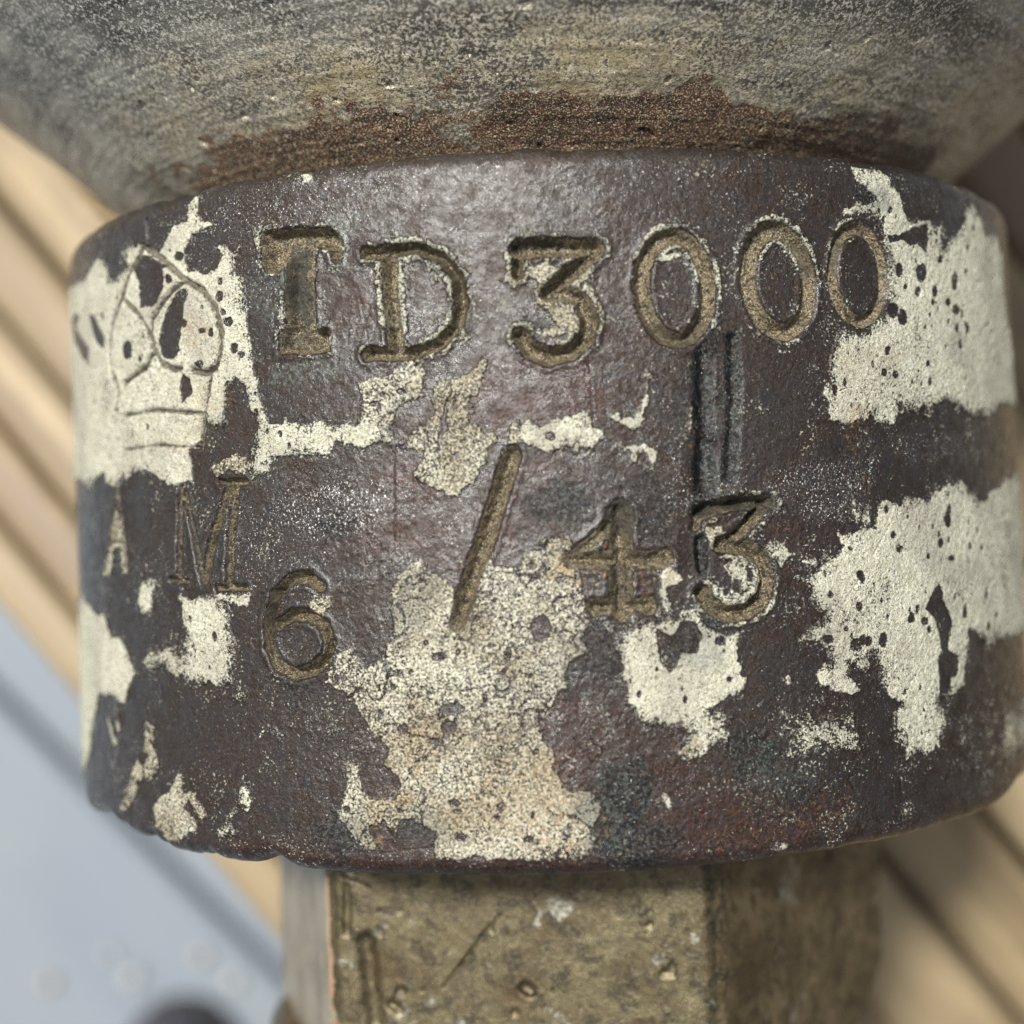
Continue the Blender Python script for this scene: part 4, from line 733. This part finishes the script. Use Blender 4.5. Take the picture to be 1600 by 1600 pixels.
def box_verts(L, w, z0, z1, bev):
    """bar along X with bevelled top edges"""
    prof = [(-w, z0), (-w, z1 - bev), (-w + bev, z1), (w - bev, z1), (w, z1 - bev), (w, z0)]
    v = [(-L, y, z) for y, z in prof] + [(L, y, z) for y, z in prof]
    n = len(prof)
    f = [(i, (i + 1) % n, n + (i + 1) % n, n + i) for i in range(n)]
    f += [tuple(range(n))[::-1], tuple(range(n, 2 * n))]
    return v, f


FB_W = 0.070
bv, bf = box_verts(1.6, FB_W, -0.02, 0.0, 0.004)
fmesh = None
seam0 = -0.256 - 0.004
for k in range(-7, 6):
    c = seam0 + (k + 0.5) * (2 * FB_W + 0.004)
    if fmesh is None:
        o = mesh_obj('floor_board', bv, bf, fm, floor, smooth=False); fmesh = o.data
    else:
        o = bpy.data.objects.new('floor_board', fmesh); o.parent = floor; scene.collection.objects.link(o)
    o.location = (fy.x * c, fy.y * c, 0)
    o.rotation_euler = (0, 0, math.radians(fdir))
sub = mesh_obj('floor_base', [(-12, -12, -0.03), (12, -12, -0.03), (12, 12, -0.03), (-12, 12, -0.03)], [(0, 1, 2, 3)],
               plain('dull_grey_ground', (0.10, 0.105, 0.11), 0.9, scale=0.01), floor)

bench = tag(empty('slatted_wooden_bench', (0, 0, FLOOR_Z)), 'tan wooden slatted bench under the corroded fitting, out of focus', 'bench')
wm = wood_material()
SD = -50.3 - 2.0
sx = frame_dir(SD); sy = Vector((-sx.y, sx.x, 0))
ridges = [-562, -486, -367, -259, -140, -20, 116, 301, 440, 590, 760, 900, 1040, 1180, 1330, 1480]
PXMM = 0.280 / 2190


def slat_mesh(L, w, h):
    prof = [(-w, -h), (-w, -0.16 * h)]
    for i in range(1, 10):
        a = math.pi * (1 - i / 10)
        prof.append((w * math.copysign(abs(math.cos(a)) ** 0.75, math.cos(a)), -0.16 * h + 0.16 * h * math.sin(a) ** 0.8))
    prof += [(w, -0.16 * h), (w, -h)]
    n = len(prof)
    v = [(-L, y, z) for y, z in prof] + [(L, y, z) for y, z in prof]
    f = [(i, (i + 1) % n, n + (i + 1) % n, n + i) for i in range(n)] + [tuple(range(n))[::-1], tuple(range(n, 2 * n))]
    return v, f


for i, c in enumerate(ridges):
    lo = ridges[i - 1] if i else c - 70
    hi = ridges[i + 1] if i + 1 < len(ridges) else c + 150
    a, b = (c + lo) / 2, (c + hi) / 2
    if i == 0: a, b = -612, (c + hi) / 2
    w = (b - a) / 2 * PXMM - 0.0004
    cc = ((a + b) / 2 - 104) * PXMM
    v, f = slat_mesh(0.42, w, 0.018)
    o = mesh_obj('slat', v, f, wm, bench)
    o.location = (cam.location.x + sy.x * cc, sy.y * cc, -FLOOR_Z)
    o.rotation_euler = (0, 0, math.radians(SD + random.uniform(-0.5, 0.5)))
a0 = (-606 - 104) * PXMM; a1 = (1560 - 104) * PXMM
v, f = box_verts(0.40, (a1 - a0) / 2, -0.035, -0.0185, 0.002)
o = mesh_obj('base_board', v, f, wm, bench, smooth=False)
o.location = (cam.location.x + sy.x * (a0 + a1) / 2, sy.y * (a0 + a1) / 2, -FLOOR_Z)
o.rotation_euler = (0, 0, math.radians(SD))
for sxx in (-1, 1):
    for q in (0.12, 0.88):
        L = 0.022
        v, f = box_verts(L, L, FLOOR_Z, -0.036, 0.001)
        o = mesh_obj('leg', v, f, wm, bench, smooth=False)
        cc = a0 + (a1 - a0) * q
        p = sx * (0.33 * sxx) + sy * cc
        o.location = (cam.location.x + p.x, p.y, -FLOOR_Z)
        o.rotation_euler = (0, 0, math.radians(SD))

# pebbles lying on the floor boards
pm_ = plain('white_stone', (0.36, 0.35, 0.325), 0.35, scale=0.4, var=0.1)
pm2 = plain('peach_stone', (0.34, 0.29, 0.235), 0.35, scale=0.4, var=0.1)
peb = [((210, 1521), 0.0095, pm_, 'largest whitest pebble on the pale floor boards'), ((80, 1532), 0.0075, pm2, 'peach pebble nearest the left edge on the floor'),
       ((175, 1488), 0.0065, pm_, 'small white pebble above the largest pebble on the floor'), ((315, 1490), 0.0085, pm2, 'peach pebble on the floor, left one of the pair near the bench'),
       ((366, 1527), 0.0085, pm_, 'pale pebble on the floor, nearest the brass neck')]
DF = cam.location.z - FLOOR_Z
ca, sa = math.cos(math.radians(-2)), math.sin(math.radians(-2))


def at_floor(px, py):
    x, y = (px - 800) / 2190 * DF, -(py - 800) / 2190 * DF
    return (cam.location.x + ca * x - sa * y, sa * x + ca * y, FLOOR_Z)


for k, (p, r, m, lab) in enumerate(peb):
    vs, fs = [], []
    nr, nc = 7, 12
    for i in range(nr + 1):
        th = math.pi * i / nr
        for j in range(nc):
            ph = 2 * math.pi * j / nc
            r = r * 0.9 if j == 0 and i == 0 else r
            q = 0.5 * r * (1 + 0.14 * math.sin(2 * ph + k) + 0.08 * math.cos(3 * ph + 2 * th + k))
            vs.append((q * math.sin(th) * math.cos(ph), 0.8 * q * math.sin(th) * math.sin(ph), 0.55 * r * (1 - math.cos(math.pi - th))))
    for i in range(nr):
        for j in range(nc):
            fs.append((i * nc + j, (i + 1) * nc + j, (i + 1) * nc + (j + 1) % nc, i * nc + (j + 1) % nc))
    o = mesh_obj('pebble', vs, fs, m)
    o.location = at_floor(*p); o.rotation_euler = (0, 0, k * 1.1)
    tag(o, lab, 'pebble', group='pebbles on the floor boards')

# toe of a dark shoe at the bottom edge
sh = tag(empty('shoe', at_floor(288, 1552)), 'dark blurred shoe toe on the pale floor at the bottom edge', 'shoe')
dk = plain('dark_navy_leather', (0.035, 0.035, 0.05), 0.5, scale=0.2)
sole = plain('black_rubber', (0.02, 0.02, 0.022), 0.7, scale=0.2)


def shoe_part(name, mat, z0, z1, grow, dome):
    vs, fs = [], []
    nr, nc = 10, 28
    for i in range(nr + 1):
        t = i / nr
        s = (1 - (t * dome) ** 3) if dome else 1.0
        z = z0 + (z1 - z0) * (math.sin(t * math.pi / 2) if dome else t)
        for j in range(nc):
            a = 2 * math.pi * j / nc
            ca_, sa_ = math.cos(a), math.sin(a)
            L = 0.14
            wx = (0.045 + grow) * math.copysign(abs(ca_) ** 0.75, ca_) * (1 - 0.12 * max(0, -sa_))
            wy = (L + grow) * math.copysign(abs(sa_) ** 0.85, sa_)
            vs.append((wx * s, -L + wy * (0.5 + 0.5 * s), z))
    for i in range(nr):
        for j in range(nc):
            fs.append((i * nc + j, i * nc + (j + 1) % nc, (i + 1) * nc + (j + 1) % nc, (i + 1) * nc + j))
    fs.append(tuple(range(nc))[::-1]); fs.append(tuple(range(nr * nc, (nr + 1) * nc)))
    return mesh_obj(name, vs, fs, mat, sh)


shoe_part('sole', sole, 0, 0.016, 0.0, 0)
shoe_part('upper', dk, 0.0161, 0.075, -0.004, 0.93)

# ------------------------------------------------------------------ the fitting
fit = tag(empty('corroded_metal_fitting', (0, 0, 0)), 'corroded bronze fitting with a stamped paint-flecked collar between flared grey body and brass neck', 'metal fitting')
R = 60.0
HALF = 34.0                                                # half height of the collar, mm
BEV = 2.0


def theta_cols(dense, step, growth, back):
    th = [0.0]
    while th[-1] < dense:
        th.append(th[-1] + step / R * (1 + growth * (th[-1] / 1.25) ** 4))
    rest = np.linspace(th[-1], math.pi, back + 2)[1:-1]
    pos = np.array(th[1:] + list(rest))
    return np.concatenate([-pos[::-1], [0.0], pos, [math.pi]])


# --- collar: one fine relief surface (stamping, paint, dents), split into collar, characters and paint patches
TH = theta_cols(1.38, 0.098, 1.6, 40)
U = TH * R
sv = np.arange(-(HALF - BEV), HALF - BEV + 0.05, 0.103)
na = 12
ang = np.linspace(0, math.pi / 2, na + 1)
prof = []                                                  # (v for patterns, axial y, radius, normal axial, normal radial), bottom to top


def rad(y):
    return R + 0.75 - 0.55 * (y + HALF) / (2 * HALF)


for rr in (43.0, 50.0, 55.0):
    prof.append((-HALF - (R - rr) * 0.2 - 1, -HALF, rr, -1.0, 0.0))
for a in ang[::-1][:-1]:
    prof.append((-(HALF - BEV) - BEV * a, -(HALF - BEV) - BEV * math.sin(a), rad(-HALF) - BEV + BEV * math.cos(a), -math.sin(a), math.cos(a)))
for y in sv:
    prof.append((y, y, rad(y), 0.0, 1.0))
yt = sv[-1]
for a in ang[1:]:
    prof.append((yt + BEV * a, yt + BEV * math.sin(a), rad(HALF) - BEV + BEV * math.cos(a), math.sin(a), math.cos(a)))
for rr in (55.0, 50.0, 42.0):
    prof.append((yt + BEV * 2 + (R - rr) * 0.2, yt + BEV, rr, 1.0, 0.0))
prof = np.array(prof)
V = prof[:, 0]
nr, nc = len(V), len(U)
h = np.zeros((nr, nc)); grime = np.zeros((nr, nc)); fillv = np.zeros((nr, nc)); lab = np.zeros((nr, nc), np.int16)
warp = fbm(U, V, 1.6, 1, 4)
warp_f = fbm(U, V, 0.55, 2, 3)
warp_g = fbm(U, V, 0.28, 5, 2)
frac = fbm(U, V, 2.4, 6, 5, 0.78)
wide = fbm(U, V, 14.0, 3, 3)
h += 0.35 * wide * smooth(40, 30, np.abs(V))[:, None] + 0.05 * warp

# stamped characters
fringe = np.full((nr, nc), -9.0)
for gi, (gname, glabel, depth, wall, fr, strokes, polys) in enumerate(GLYPHS):
    pts = [p for s in strokes for p in s[0]] + [p for q in polys for p in q]
    w = window(U, V, pts, 4.0)
    if w is None: continue
    PX, PY = np.meshgrid(U[w[1]], V[w[0]])
    sd = np.full(PX.shape, -9.0)
    for pl, hw in strokes:
        for (ax, ay), (bx, by) in zip(pl[:-1], pl[1:]):
            sd = np.maximum(sd, hw - seg_dist(PX, PY, ax, ay, bx, by))
    for pl in polys:
        sd = np.maximum(sd, poly_sd(PX, PY, pl))
    sd = sd + 0.30 * warp[w] + 0.16 * warp_f[w] + (0.7 * frac[w] if 'crossed' in glabel else 0.25 * frac[w])
    cut = smooth(-0.12, wall, sd)
    floor_n = 1 + 0.5 * warp[w] + 0.25 * warp_f[w]
    lip = np.exp(-((sd + 0.30) / 0.28) ** 2) * 0.09 * min(1, depth)
    h[w] += -(1.35 if 'zero' in glabel else 1.6) * depth * cut * floor_n + lip
    grime[w] = np.maximum(grime[w], smooth(-0.15, 0.35, sd) * (0.95 if depth > 0.5 else 0.85))
    fillv[w] = np.where(sd > -0.3, 0.6 if 'zero' in glabel else 0.35 if 'letter' in glabel else 0.15, fillv[w])
    lab[w] = np.where(sd > -0.02, gi + 1, lab[w])
    if fr == 1: fringe[w] = np.maximum(fringe[w], sd)
    if fr == 2: fringe[w] = np.maximum(fringe[w], np.where(sd > -0.3, -0.15, -9))

gouge = np.zeros((nr, nc))
for pl, hw, dp in GROOVES:
    w = window(U, V, pl, 3 * hw + 0.6)
    PX, PY = np.meshgrid(U[w[1]], V[w[0]])
    d = np.full(PX.shape, 9.0)
    for (ax, ay), (bx, by) in zip(pl[:-1], pl[1:]):
        d = np.minimum(d, seg_dist(PX, PY, ax, ay, bx, by))
    d = d + (0.5 * warp[w] + 0.1 * warp_f[w]) * min(1, hw * 2.0)
    h[w] -= dp * smooth(hw * 1.9, 0.0, d)
    if dp > 0.3: gouge[w] = np.maximum(gouge[w], smooth(hw * 2.2, hw * 1.2, d))

# fine random scratches
srs = np.random.default_rng(77)
scr = np.zeros((nr, nc))
for _ in range(130):
    u, v = srs.uniform(-72, 72), srs.uniform(-33, 33); L = srs.choice([1.5, 3, 6, 11], p=[.35, .35, .2, .1]); a = srs.normal(0.9, 0.7)
    pl = [(u, v), (u + L * math.cos(a) * 0.5, v + L * math.sin(a) * 0.5 + srs.normal(0, .06 * L)), (u + L * math.cos(a), v + L * math.sin(a))]
    w = window(U, V, pl, 0.5)
    if w is None: continue
    PX, PY = np.meshgrid(U[w[1]], V[w[0]])
    d = np.minimum(seg_dist(PX, PY, *pl[0], *pl[1]), seg_dist(PX, PY, *pl[1], *pl[2]))
    s = smooth(0.13, 0.02, d) * srs.uniform(0.3, 1)
    h[w] -= 0.05 * s; scr[w] = np.maximum(scr[w], s)

# paint
paint = np.full((nr, nc), -4.0); thr = np.full((nr, nc), 0.62); pid = np.zeros((nr, nc), np.int16); wornk = np.zeros((nr, nc))
THR = {0: 0.37, 1: 0.435, 2: 0.525}
patchy = fbm(U, V, 6.0, 33, 4, 0.65)
for k, (kind, rough, pts, plabel) in enumerate(PATCHES):
    w = window(U, V, pts, 3.0)
    if w is None: continue
    PX, PY = np.meshgrid(U[w[1]], V[w[0]])
    sd = poly_sd(PX, PY, pts) + (0.5 + rough) * (1.9 * frac[w]) + rough * 1.6 * warp_f[w] + 0.3 * warp_g[w]
    s = np.clip(sd / 0.5, -4, 1)
    if kind == 2: s = np.minimum(s, 0.5)
    better = s > paint[w]
    pw = paint[w]; tw = thr[w]; iw = pid[w]
    pw[better] = s[better]; wornk[w][better] = 1.0 if kind == 1 else 0.15
    area = max(p[0] for p in pts) - min(p[0] for p in pts)
    if kind == 0: tloc = THR[0] + 0.20 * smooth(1.6, -0.1, sd) * (0.45 + 1.5 * patchy[w]) + 0.30 * patchy[w] + (0.02 if area < 22 else 0)
    elif kind == 2: tloc = THR[2] + 0.13 * smooth(2.6, 0.0, sd) + 0.30 * patchy[w]
    else: tloc = THR[1]
    tw[better] = (tloc + 0 * s)[better]
    iw[(s > 0.05) & better & (kind < 2)] = k + 1
# a rim of paint left standing round the stamped characters
rim = np.minimum(smooth(-0.75, -0.2, fringe), smooth(0.25, -0.1, fringe)) * 1.15 - 1.28 + 5.2 * fbm(U, V, 6.0, 9, 4, 0.7) + 1.6 * warp_f + 1.2 * warp_g
rim = np.where(fringe > -1.1, rim, -4)
better = rim > paint
paint = np.where(better, np.clip(rim, -1, 0.8), paint); thr = np.where(better, 0.465, thr)
# scratches, pits and bare spots in the paint
for pts in BARE:
    w = window(U, V, pts, 1.0)
    if w is None: continue
    PX, PY = np.meshgrid(U[w[1]], V[w[0]])
    sd = poly_sd(PX, PY, pts) + 0.3 * frac[w] + 0.30 * warp_f[w]
    paint[w] = np.minimum(paint[w], np.clip(-sd / 0.22, -4, 1))
prs = np.random.default_rng(21)
for _ in range(900):                                       # pinholes
    u, v, r = prs.uniform(-80, 80), prs.uniform(-33, 33), prs.choice([0.12, 0.18, 0.25, 0.36], p=[.4, .33, .2, .07])
    dens = 1.0 if u > 30 else 0.35
    if prs.random() > dens: continue
    w = window(U, V, [(u, v)], r + 0.4)
    if w is None: continue
    PX, PY = np.meshgrid(U[w[1]], V[w[0]])
    sd = r - np.hypot((PX - u), (PY - v) / 1.4) + 0.35 * warp_f[w] + 0.3 * frac[w]
    paint[w] = np.minimum(paint[w], np.clip(-sd / 0.2, -4, 1))
# cracks running through the grainy patch
crack = np.abs(fbm(U, V, 5.0, 14, 3))
thr = np.where((np.abs(thr - 0.435) < 1e-6) & (wornk > 0.9), thr + 0.10 * smooth(0.02, 0.004, crack) + 0.16 * (fbm(U, V, 5.0, 15, 3)), thr)
thk = smooth(-0.05, 0.25, paint)
grain_h = fbm(U, V, 0.5, 16, 2)
h += thk * (0.14 + 0.16 * grain_h) * np.where(thr > 0.55, 0.3, 1.0)
h += 0.07 * grain_h * (1 - 0.6 * thk)
grime = np.where(paint > 0.2, grime * 0.75, grime)

# stains, plus letter shade and metal sheen painted into the colour
stain_shade = np.zeros((nr, nc, 4)); stain_shade[..., 3] = 1; och = np.zeros((nr, nc)); wear_sheen = np.zeros((nr, nc))
bl = fbm(U, V, 3.6, 17, 5, 0.72)
for u, v, ru, rv, ch, s in STAINS_SHADE_SHEEN:
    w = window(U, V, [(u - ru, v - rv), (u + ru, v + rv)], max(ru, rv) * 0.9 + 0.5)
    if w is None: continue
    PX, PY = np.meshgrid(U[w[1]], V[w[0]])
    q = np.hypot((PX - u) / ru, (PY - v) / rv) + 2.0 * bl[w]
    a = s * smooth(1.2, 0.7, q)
    if ch < 3: stain_shade[w][..., ch] = np.maximum(stain_shade[w][..., ch], a)
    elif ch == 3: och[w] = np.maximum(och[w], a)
    else: wear_sheen[w] = np.maximum(wear_sheen[w], a)
stain_shade[..., 1] = np.maximum(stain_shade[..., 1], 0.95 * gouge)  # gouges darkened and their gloss cut through this channel
edge_r = smooth(HALF - 3.6, HALF - 0.6, -V)[:, None] * (0.95 + 1.2 * bl)
stain_shade[..., 0] = np.maximum(stain_shade[..., 0], np.clip(edge_r, 0, 1))
och = np.maximum(och, np.clip(smooth(HALF - 3.0, HALF - 0.8, -V)[:, None] * smooth(0, 14, U)[None, :] * (0.35 + 1.6 * bl), 0, 1))
wear_sheen = np.clip(np.maximum(wear_sheen, 0.9 * scr) + 0.25 * smooth(0.0, 0.3, fbm(U, V, 9.0, 18, 3)), 0, 1)

# battered lower rim (worst on the left) and slightly ragged upper rim
dent = smooth(-29.0, -34.2, V)[:, None]
dn = fbm(U, V * 0 + 3.0, (5.5, 50), 19, 3)[0]
left = smooth(-30, -62, U) * 1.2 + 0.5
ybot = dent * np.maximum(0, dn * 1.1 * left)[None, :]
for u0, wd, dp in ((-61, 5.0, 1.5), (-55.5, 1.0, 0.7), (-48.8, 1.6, 1.3), (-46.0, 0.7, 0.5), (-29.8, 1.8, 0.9), (-38.5, 0.7, 0.35), (64, 5, 1.2)):
    ybot = ybot + dent * dp * np.exp(-((U - u0) / wd) ** 2)[None, :]
ytop = smooth(31, 34.5, V)[:, None] * np.maximum(0, fbm(U, V * 0 + 9.0, (2.5, 50), 20, 3)[0] * 1.2)[None, :]

Y = prof[:, 1][:, None] + h * prof[:, 3][:, None] + ybot - ytop
RR = prof[:, 2][:, None] + h * prof[:, 4][:, None]
X = RR * np.sin(TH)[None, :]; Z = RR * np.cos(TH)[None, :]
nrm = grid_normals(X, Y, Z, True)
if nrm[nr // 2, nc // 2, 2] < 0: nrm = -nrm
co = np.stack([X * MM, Y * MM, Z * MM + AXIS], -1).reshape(-1, 3)
nrm = nrm.reshape(-1, 3)
q = grid_quads(nr, nc, True)
fl = lab[:-1, :].copy(); fp = pid[:-1, :].copy(); fpaint = paint[:-1, :]
faceid = np.where(fl > 0, fl, np.where((fp > 0) & (fpaint > 0.05), 100 + fp, 0)).ravel()
q = q.reshape(-1, 4)
at = {'paint': paint.ravel(), 'thr': thr.ravel(), 'grime': grime.ravel(), 'wear_sheen': wear_sheen.ravel(), 'ochre': och.ravel(), 'wornk': wornk.ravel(), 'fill': fillv.ravel(), 'stain_shade': stain_shade.reshape(-1, 4)}
cm = collar_material()


def piece(name, ids, parent, label=None):
    sel = q[ids]
    used, inv = np.unique(sel, return_inverse=True)
    o = quad_mesh(name, co[used], inv.reshape(-1, 4), cm, parent, nrm[used], {k: a[used] for k, a in at.items()})
    if label: o['label'] = label
    return o


collar = piece('collar', np.where(faceid == 0)[0], fit, 'dark bronze collar stamped with a crown and TD 3000, AM, 6/43')
for gi, g in enumerate(GLYPHS):
    ids = np.where(faceid == gi + 1)[0]
    if len(ids): piece(g[0], ids, collar, g[1])
for k, p in enumerate(PATCHES):
    ids = np.where(faceid == 101 + k)[0]
    if len(ids) > 60: piece('paint_patch', ids, collar, p[3])
    elif len(ids): piece('paint_fleck', ids, collar)

# --- flared grey body (above the collar in the picture), lying on the slats
pts = [(41.0, 34.6), (46.5, 35.2), (50.0, 37.2), (54.5, 40.6), (60.0, 45.3), (66.0, 50.2), (72.0, 55.0), (79.0, 61.0), (85.0, 68.5), (88.8, 78.0), (89.9, 90.0)]
rows = []
for i in range(len(pts) - 1):
    n_ = 36 if 1 <= i < 6 else 8
    p0 = pts[max(i - 1, 0)]; p1 = pts[i]; p2 = pts[i + 1]; p3 = pts[min(i + 2, len(pts) - 1)]
    for s in range(n_):
        t = s / n_
        c = [0.5 * (2 * p1[m] + (p2[m] - p0[m]) * t + (2 * p0[m] - 5 * p1[m] + 4 * p2[m] - p3[m]) * t * t + (3 * p1[m] - p0[m] - 3 * p2[m] + p3[m]) * t ** 3) for m in (0, 1)]
        rows.append(c)
rows += [[89.9, 90.0], [90.0, 130.0], [90.0, 200.0], [86.0, 205.0], [40.0, 206.0], [0.05, 206.0]]
rows = np.array(rows)
TF = theta_cols(1.7, 0.17, 0.6, 60)
SV = np.concatenate([[0], np.cumsum(np.hypot(*np.diff(rows, axis=0).T))])
UF = TF * 56
dr = np.gradient(rows[:, 0]); dy = np.gradient(rows[:, 1]); ln = np.hypot(dr, dy)
nrr, nyy = dy / ln, -dr / ln                               # outward normal of the profile
hf = 0.55 * fbm(UF, SV, 7, 41, 4) + 0.10 * fbm(UF, SV, 0.7, 42, 3) + 0.14 * fbm(UF, SV, (18.0, 0.6), 43, 3)
hf[-6:] = 0; hf *= smooth(0, 3, SV)[:, None]
pit = fbm(UF, SV, 1.6, 44, 2)
hf -= 0.25 * smooth(0.33, 0.43, pit)
rust = (smooth(17.5, 12.5, SV)[:, None] * 0.75 + smooth(15.0, 13.0, SV)[:, None] * 0.25) + 2.6 * fbm(UF, SV, (6, 4), 45, 5, 0.7) * smooth(24, 14, SV)[:, None]
streak = smooth(0.02, 0.22, fbm(UF, SV, (22, 1.5), 50, 3)) * smooth(12, 18, SV)[:, None]
rust = rust * smooth(-1.15, -0.75, TF)[None, :] * smooth(1.2, 0.95, TF)[None, :]
pale = smooth(30, 17, SV)[:, None] * (0.8 + 1.4 * fbm(UF, SV, 8, 46, 3)) * smooth(1.3, 0.6, np.abs(TF))[None, :]
dark = smooth(0.06, 0.26, fbm(UF, SV, (14, 5), 47, 4)) + 0.7 * smooth(12, 22, SV)[:, None] * smooth(0.0, 0.22, fbm(UF, SV, (16, 1.6), 48, 3))
dark = dark + smooth(0.55, 0.8, TF)[None, :] * smooth(1.15, 0.9, TF)[None, :] * smooth(0.0, 0.2, fbm(UF, SV, 6, 49, 3)) * 0.8
RF = rows[:, 0][:, None] + hf * nrr[:, None]; YF = rows[:, 1][:, None] + hf * nyy[:, None]
XF = RF * np.sin(TF)[None, :]; ZF = RF * np.cos(TF)[None, :]
nf = grid_normals(XF, YF + 0 * XF, ZF, True)
if nf[60, len(TF) // 2, 2] < 0: nf = -nf
quad_mesh('flared_body', np.stack([XF * MM, YF * MM, ZF * MM + AXIS], -1).reshape(-1, 3), grid_quads(len(rows), len(TF), True).reshape(-1, 4), flare_material(), fit, nf.reshape(-1, 3),
          {'rust': np.clip(rust, 0, 1).ravel(), 'dark': np.clip(dark, 0, 1).ravel(), 'pale': np.clip(pale, 0, 1).ravel(), 'streak': np.clip(streak, 0, 1).ravel()})['label'] = 'speckled grey flared body, rusty next to the collar'

# --- six-sided brass neck (below the collar): a facet object per visible side, edge strips between
corners = [(-38.0, 43.2), (22.0, 43.0), (82.0, 43.2), (142.0, 43.0), (202.0, 43.0), (262.5, 39.0)]   # degrees from the viewer, radius
poly = [(r * math.sin(math.radians(a)), r * math.cos(math.radians(a))) for a, r in corners]
NY0, NY1 = -34.2, -66.0
tones = ['olive', 'brown', 'brown', 'brown', 'brown', 'grey']
mats = {t: neck_material(t) for t in ('olive', 'brown', 'grey', 'copper')}
neck = None
for i in range(6):
    a = np.array(poly[i]); b = np.array(poly[(i + 1) % 6])
    Lf = np.hypot(*(b - a))
    nu = int(Lf / (0.17 if i in (0, 1, 5) else 1.5)); nv = int((NY0 - NY1) / (0.2 if i in (0, 1, 5) else 2.0))
    ev = 1.0                                               # width of the worn edge
    ss = np.linspace(0, Lf, nu); yy = np.linspace(NY0, NY1, nv)
    nrm2 = np.array([(b - a)[1], -(b - a)[0]]) / Lf
    if nrm2 @ (a + b) < 0: nrm2 = -nrm2
    hh = 0.22 * fbm(ss + 50 * i, yy, 6, 61 + i, 4) + 0.05 * fbm(ss, yy, 0.8, 71 + i, 3)
    pn = fbm(ss, yy, 2.2, 81 + i, 2); hh -= 0.3 * smooth(0.3, 0.42, pn)
    # worn rounding towards the corners
    de = np.minimum(ss, Lf - ss)[None, :]
    hh = hh * smooth(0, 1.0, de) - (0.75 + 0.5 * fbm(np.array([0.0]), yy, 3, 97 + i, 3)) * smooth(2.0, 0.0, de) ** 2
    if i == 0:                                             # gouges near the left edge and a long scratch
        PX, PY = np.meshgrid(ss, yy)
        for (x0, y0, x1, y1, hw, dp) in ((4.4, -47, 5.2, -56, 1.1, 0.5), (2.4, -41, 2.3, -46, 0.5, 0.3), (13, -52, 19.5, -44, 0.22, 0.25), (2, -39.8, 5, -41, 0.16, 0.4), (22, -52, 22.6, -52.4, 0.7, 0.6), (7, -54, 7.8, -54.5, 0.6, 0.4)):
            hh -= dp * smooth(hw * 1.3, hw * 0.2, seg_dist(PX, PY, x0, y0, x1, y1) + 0.25 * fbm(ss, yy, 1.5, 91, 2))
    Px = a[0] + (b - a)[0] * ss / Lf; Pz = a[1] + (b - a)[1] * ss / Lf
    XN = Px[None, :] + nrm2[0] * hh; ZN = Pz[None, :] + nrm2[1] * hh
    YN = np.repeat(yy[:, None], nu, 1)
    # corners cut by the turned chamfer at both ends
    rad_here = np.hypot(XN, ZN)
    lim = np.minimum(40.2 + (NY0 - YN) * 0.75, 39.6 + (YN - NY1) * 0.42)
    k = np.minimum(1, lim / rad_here)
    XN *= k; ZN *= k
    nn = grid_normals(XN, YN, ZN, False)
    if (nn[nv // 2, nu // 2] @ np.array([nrm2[0], 0, nrm2[1]])) < 0: nn = -nn
    cn = np.stack([XN * MM, YN * MM, ZN * MM + AXIS], -1).reshape(-1, 3)
    fq = grid_quads(nv, nu)
    if i == 0:
        # strip of bare copper at the left edge low down, the rest olive
        neck = quad_mesh('neck', cn, fq.reshape(-1, 4), mats['olive'], fit, nn.reshape(-1, 3))
        neck['label'] = 'six-sided stained brass neck under the collar'
        neck.data.materials.append(mats['copper'])
        mi = np.zeros((nv - 1, nu - 1), np.int32)
        wdt = (0.15 + 1.0 * smooth(-46, -58, yy[:-1])) * (0.8 + 2.6 * fbm(np.array([0.0]), yy[:-1], 1.5, 99, 3)[:, 0])
        mi[(ss[None, :-1] < wdt[:, None]) & (yy[:-1] < -40)[:, None]] = 1
        neck.data.polygons.foreach_set('material_index', mi.ravel())
    else:
        quad_mesh('facet', cn, fq.reshape(-1, 4), mats[tones[i]], neck, nn.reshape(-1, 3))


def lathe(name, prof_, mat, parent, n=96):
    vs, fs = [], []
    for r, y in prof_:
        for j in range(n):
            a = 2 * math.pi * j / n
            vs.append((r * math.sin(a) * MM, y * MM, r * math.cos(a) * MM + AXIS))
    for i in range(len(prof_) - 1):
        for j in range(n):
            fs.append((i * n + j, i * n + (j + 1) % n, (i + 1) * n + (j + 1) % n, (i + 1) * n + j))
    return mesh_obj(name, vs, fs, mat, parent)


lathe('washer_face', [(30, -33.9), (36.6, -33.9), (37.0, -34.3), (37.0, -36.0), (30, -36.0)], mats['brown'], neck)
lathe('flange', [(10, -64.5), (37.0, -64.5), (38.8, -66.0), (39.2, -68.5), (38.6, -72.0), (36.0, -74.0), (30.0, -75.5), (0.05, -76.0)], mats['brown'], fit)
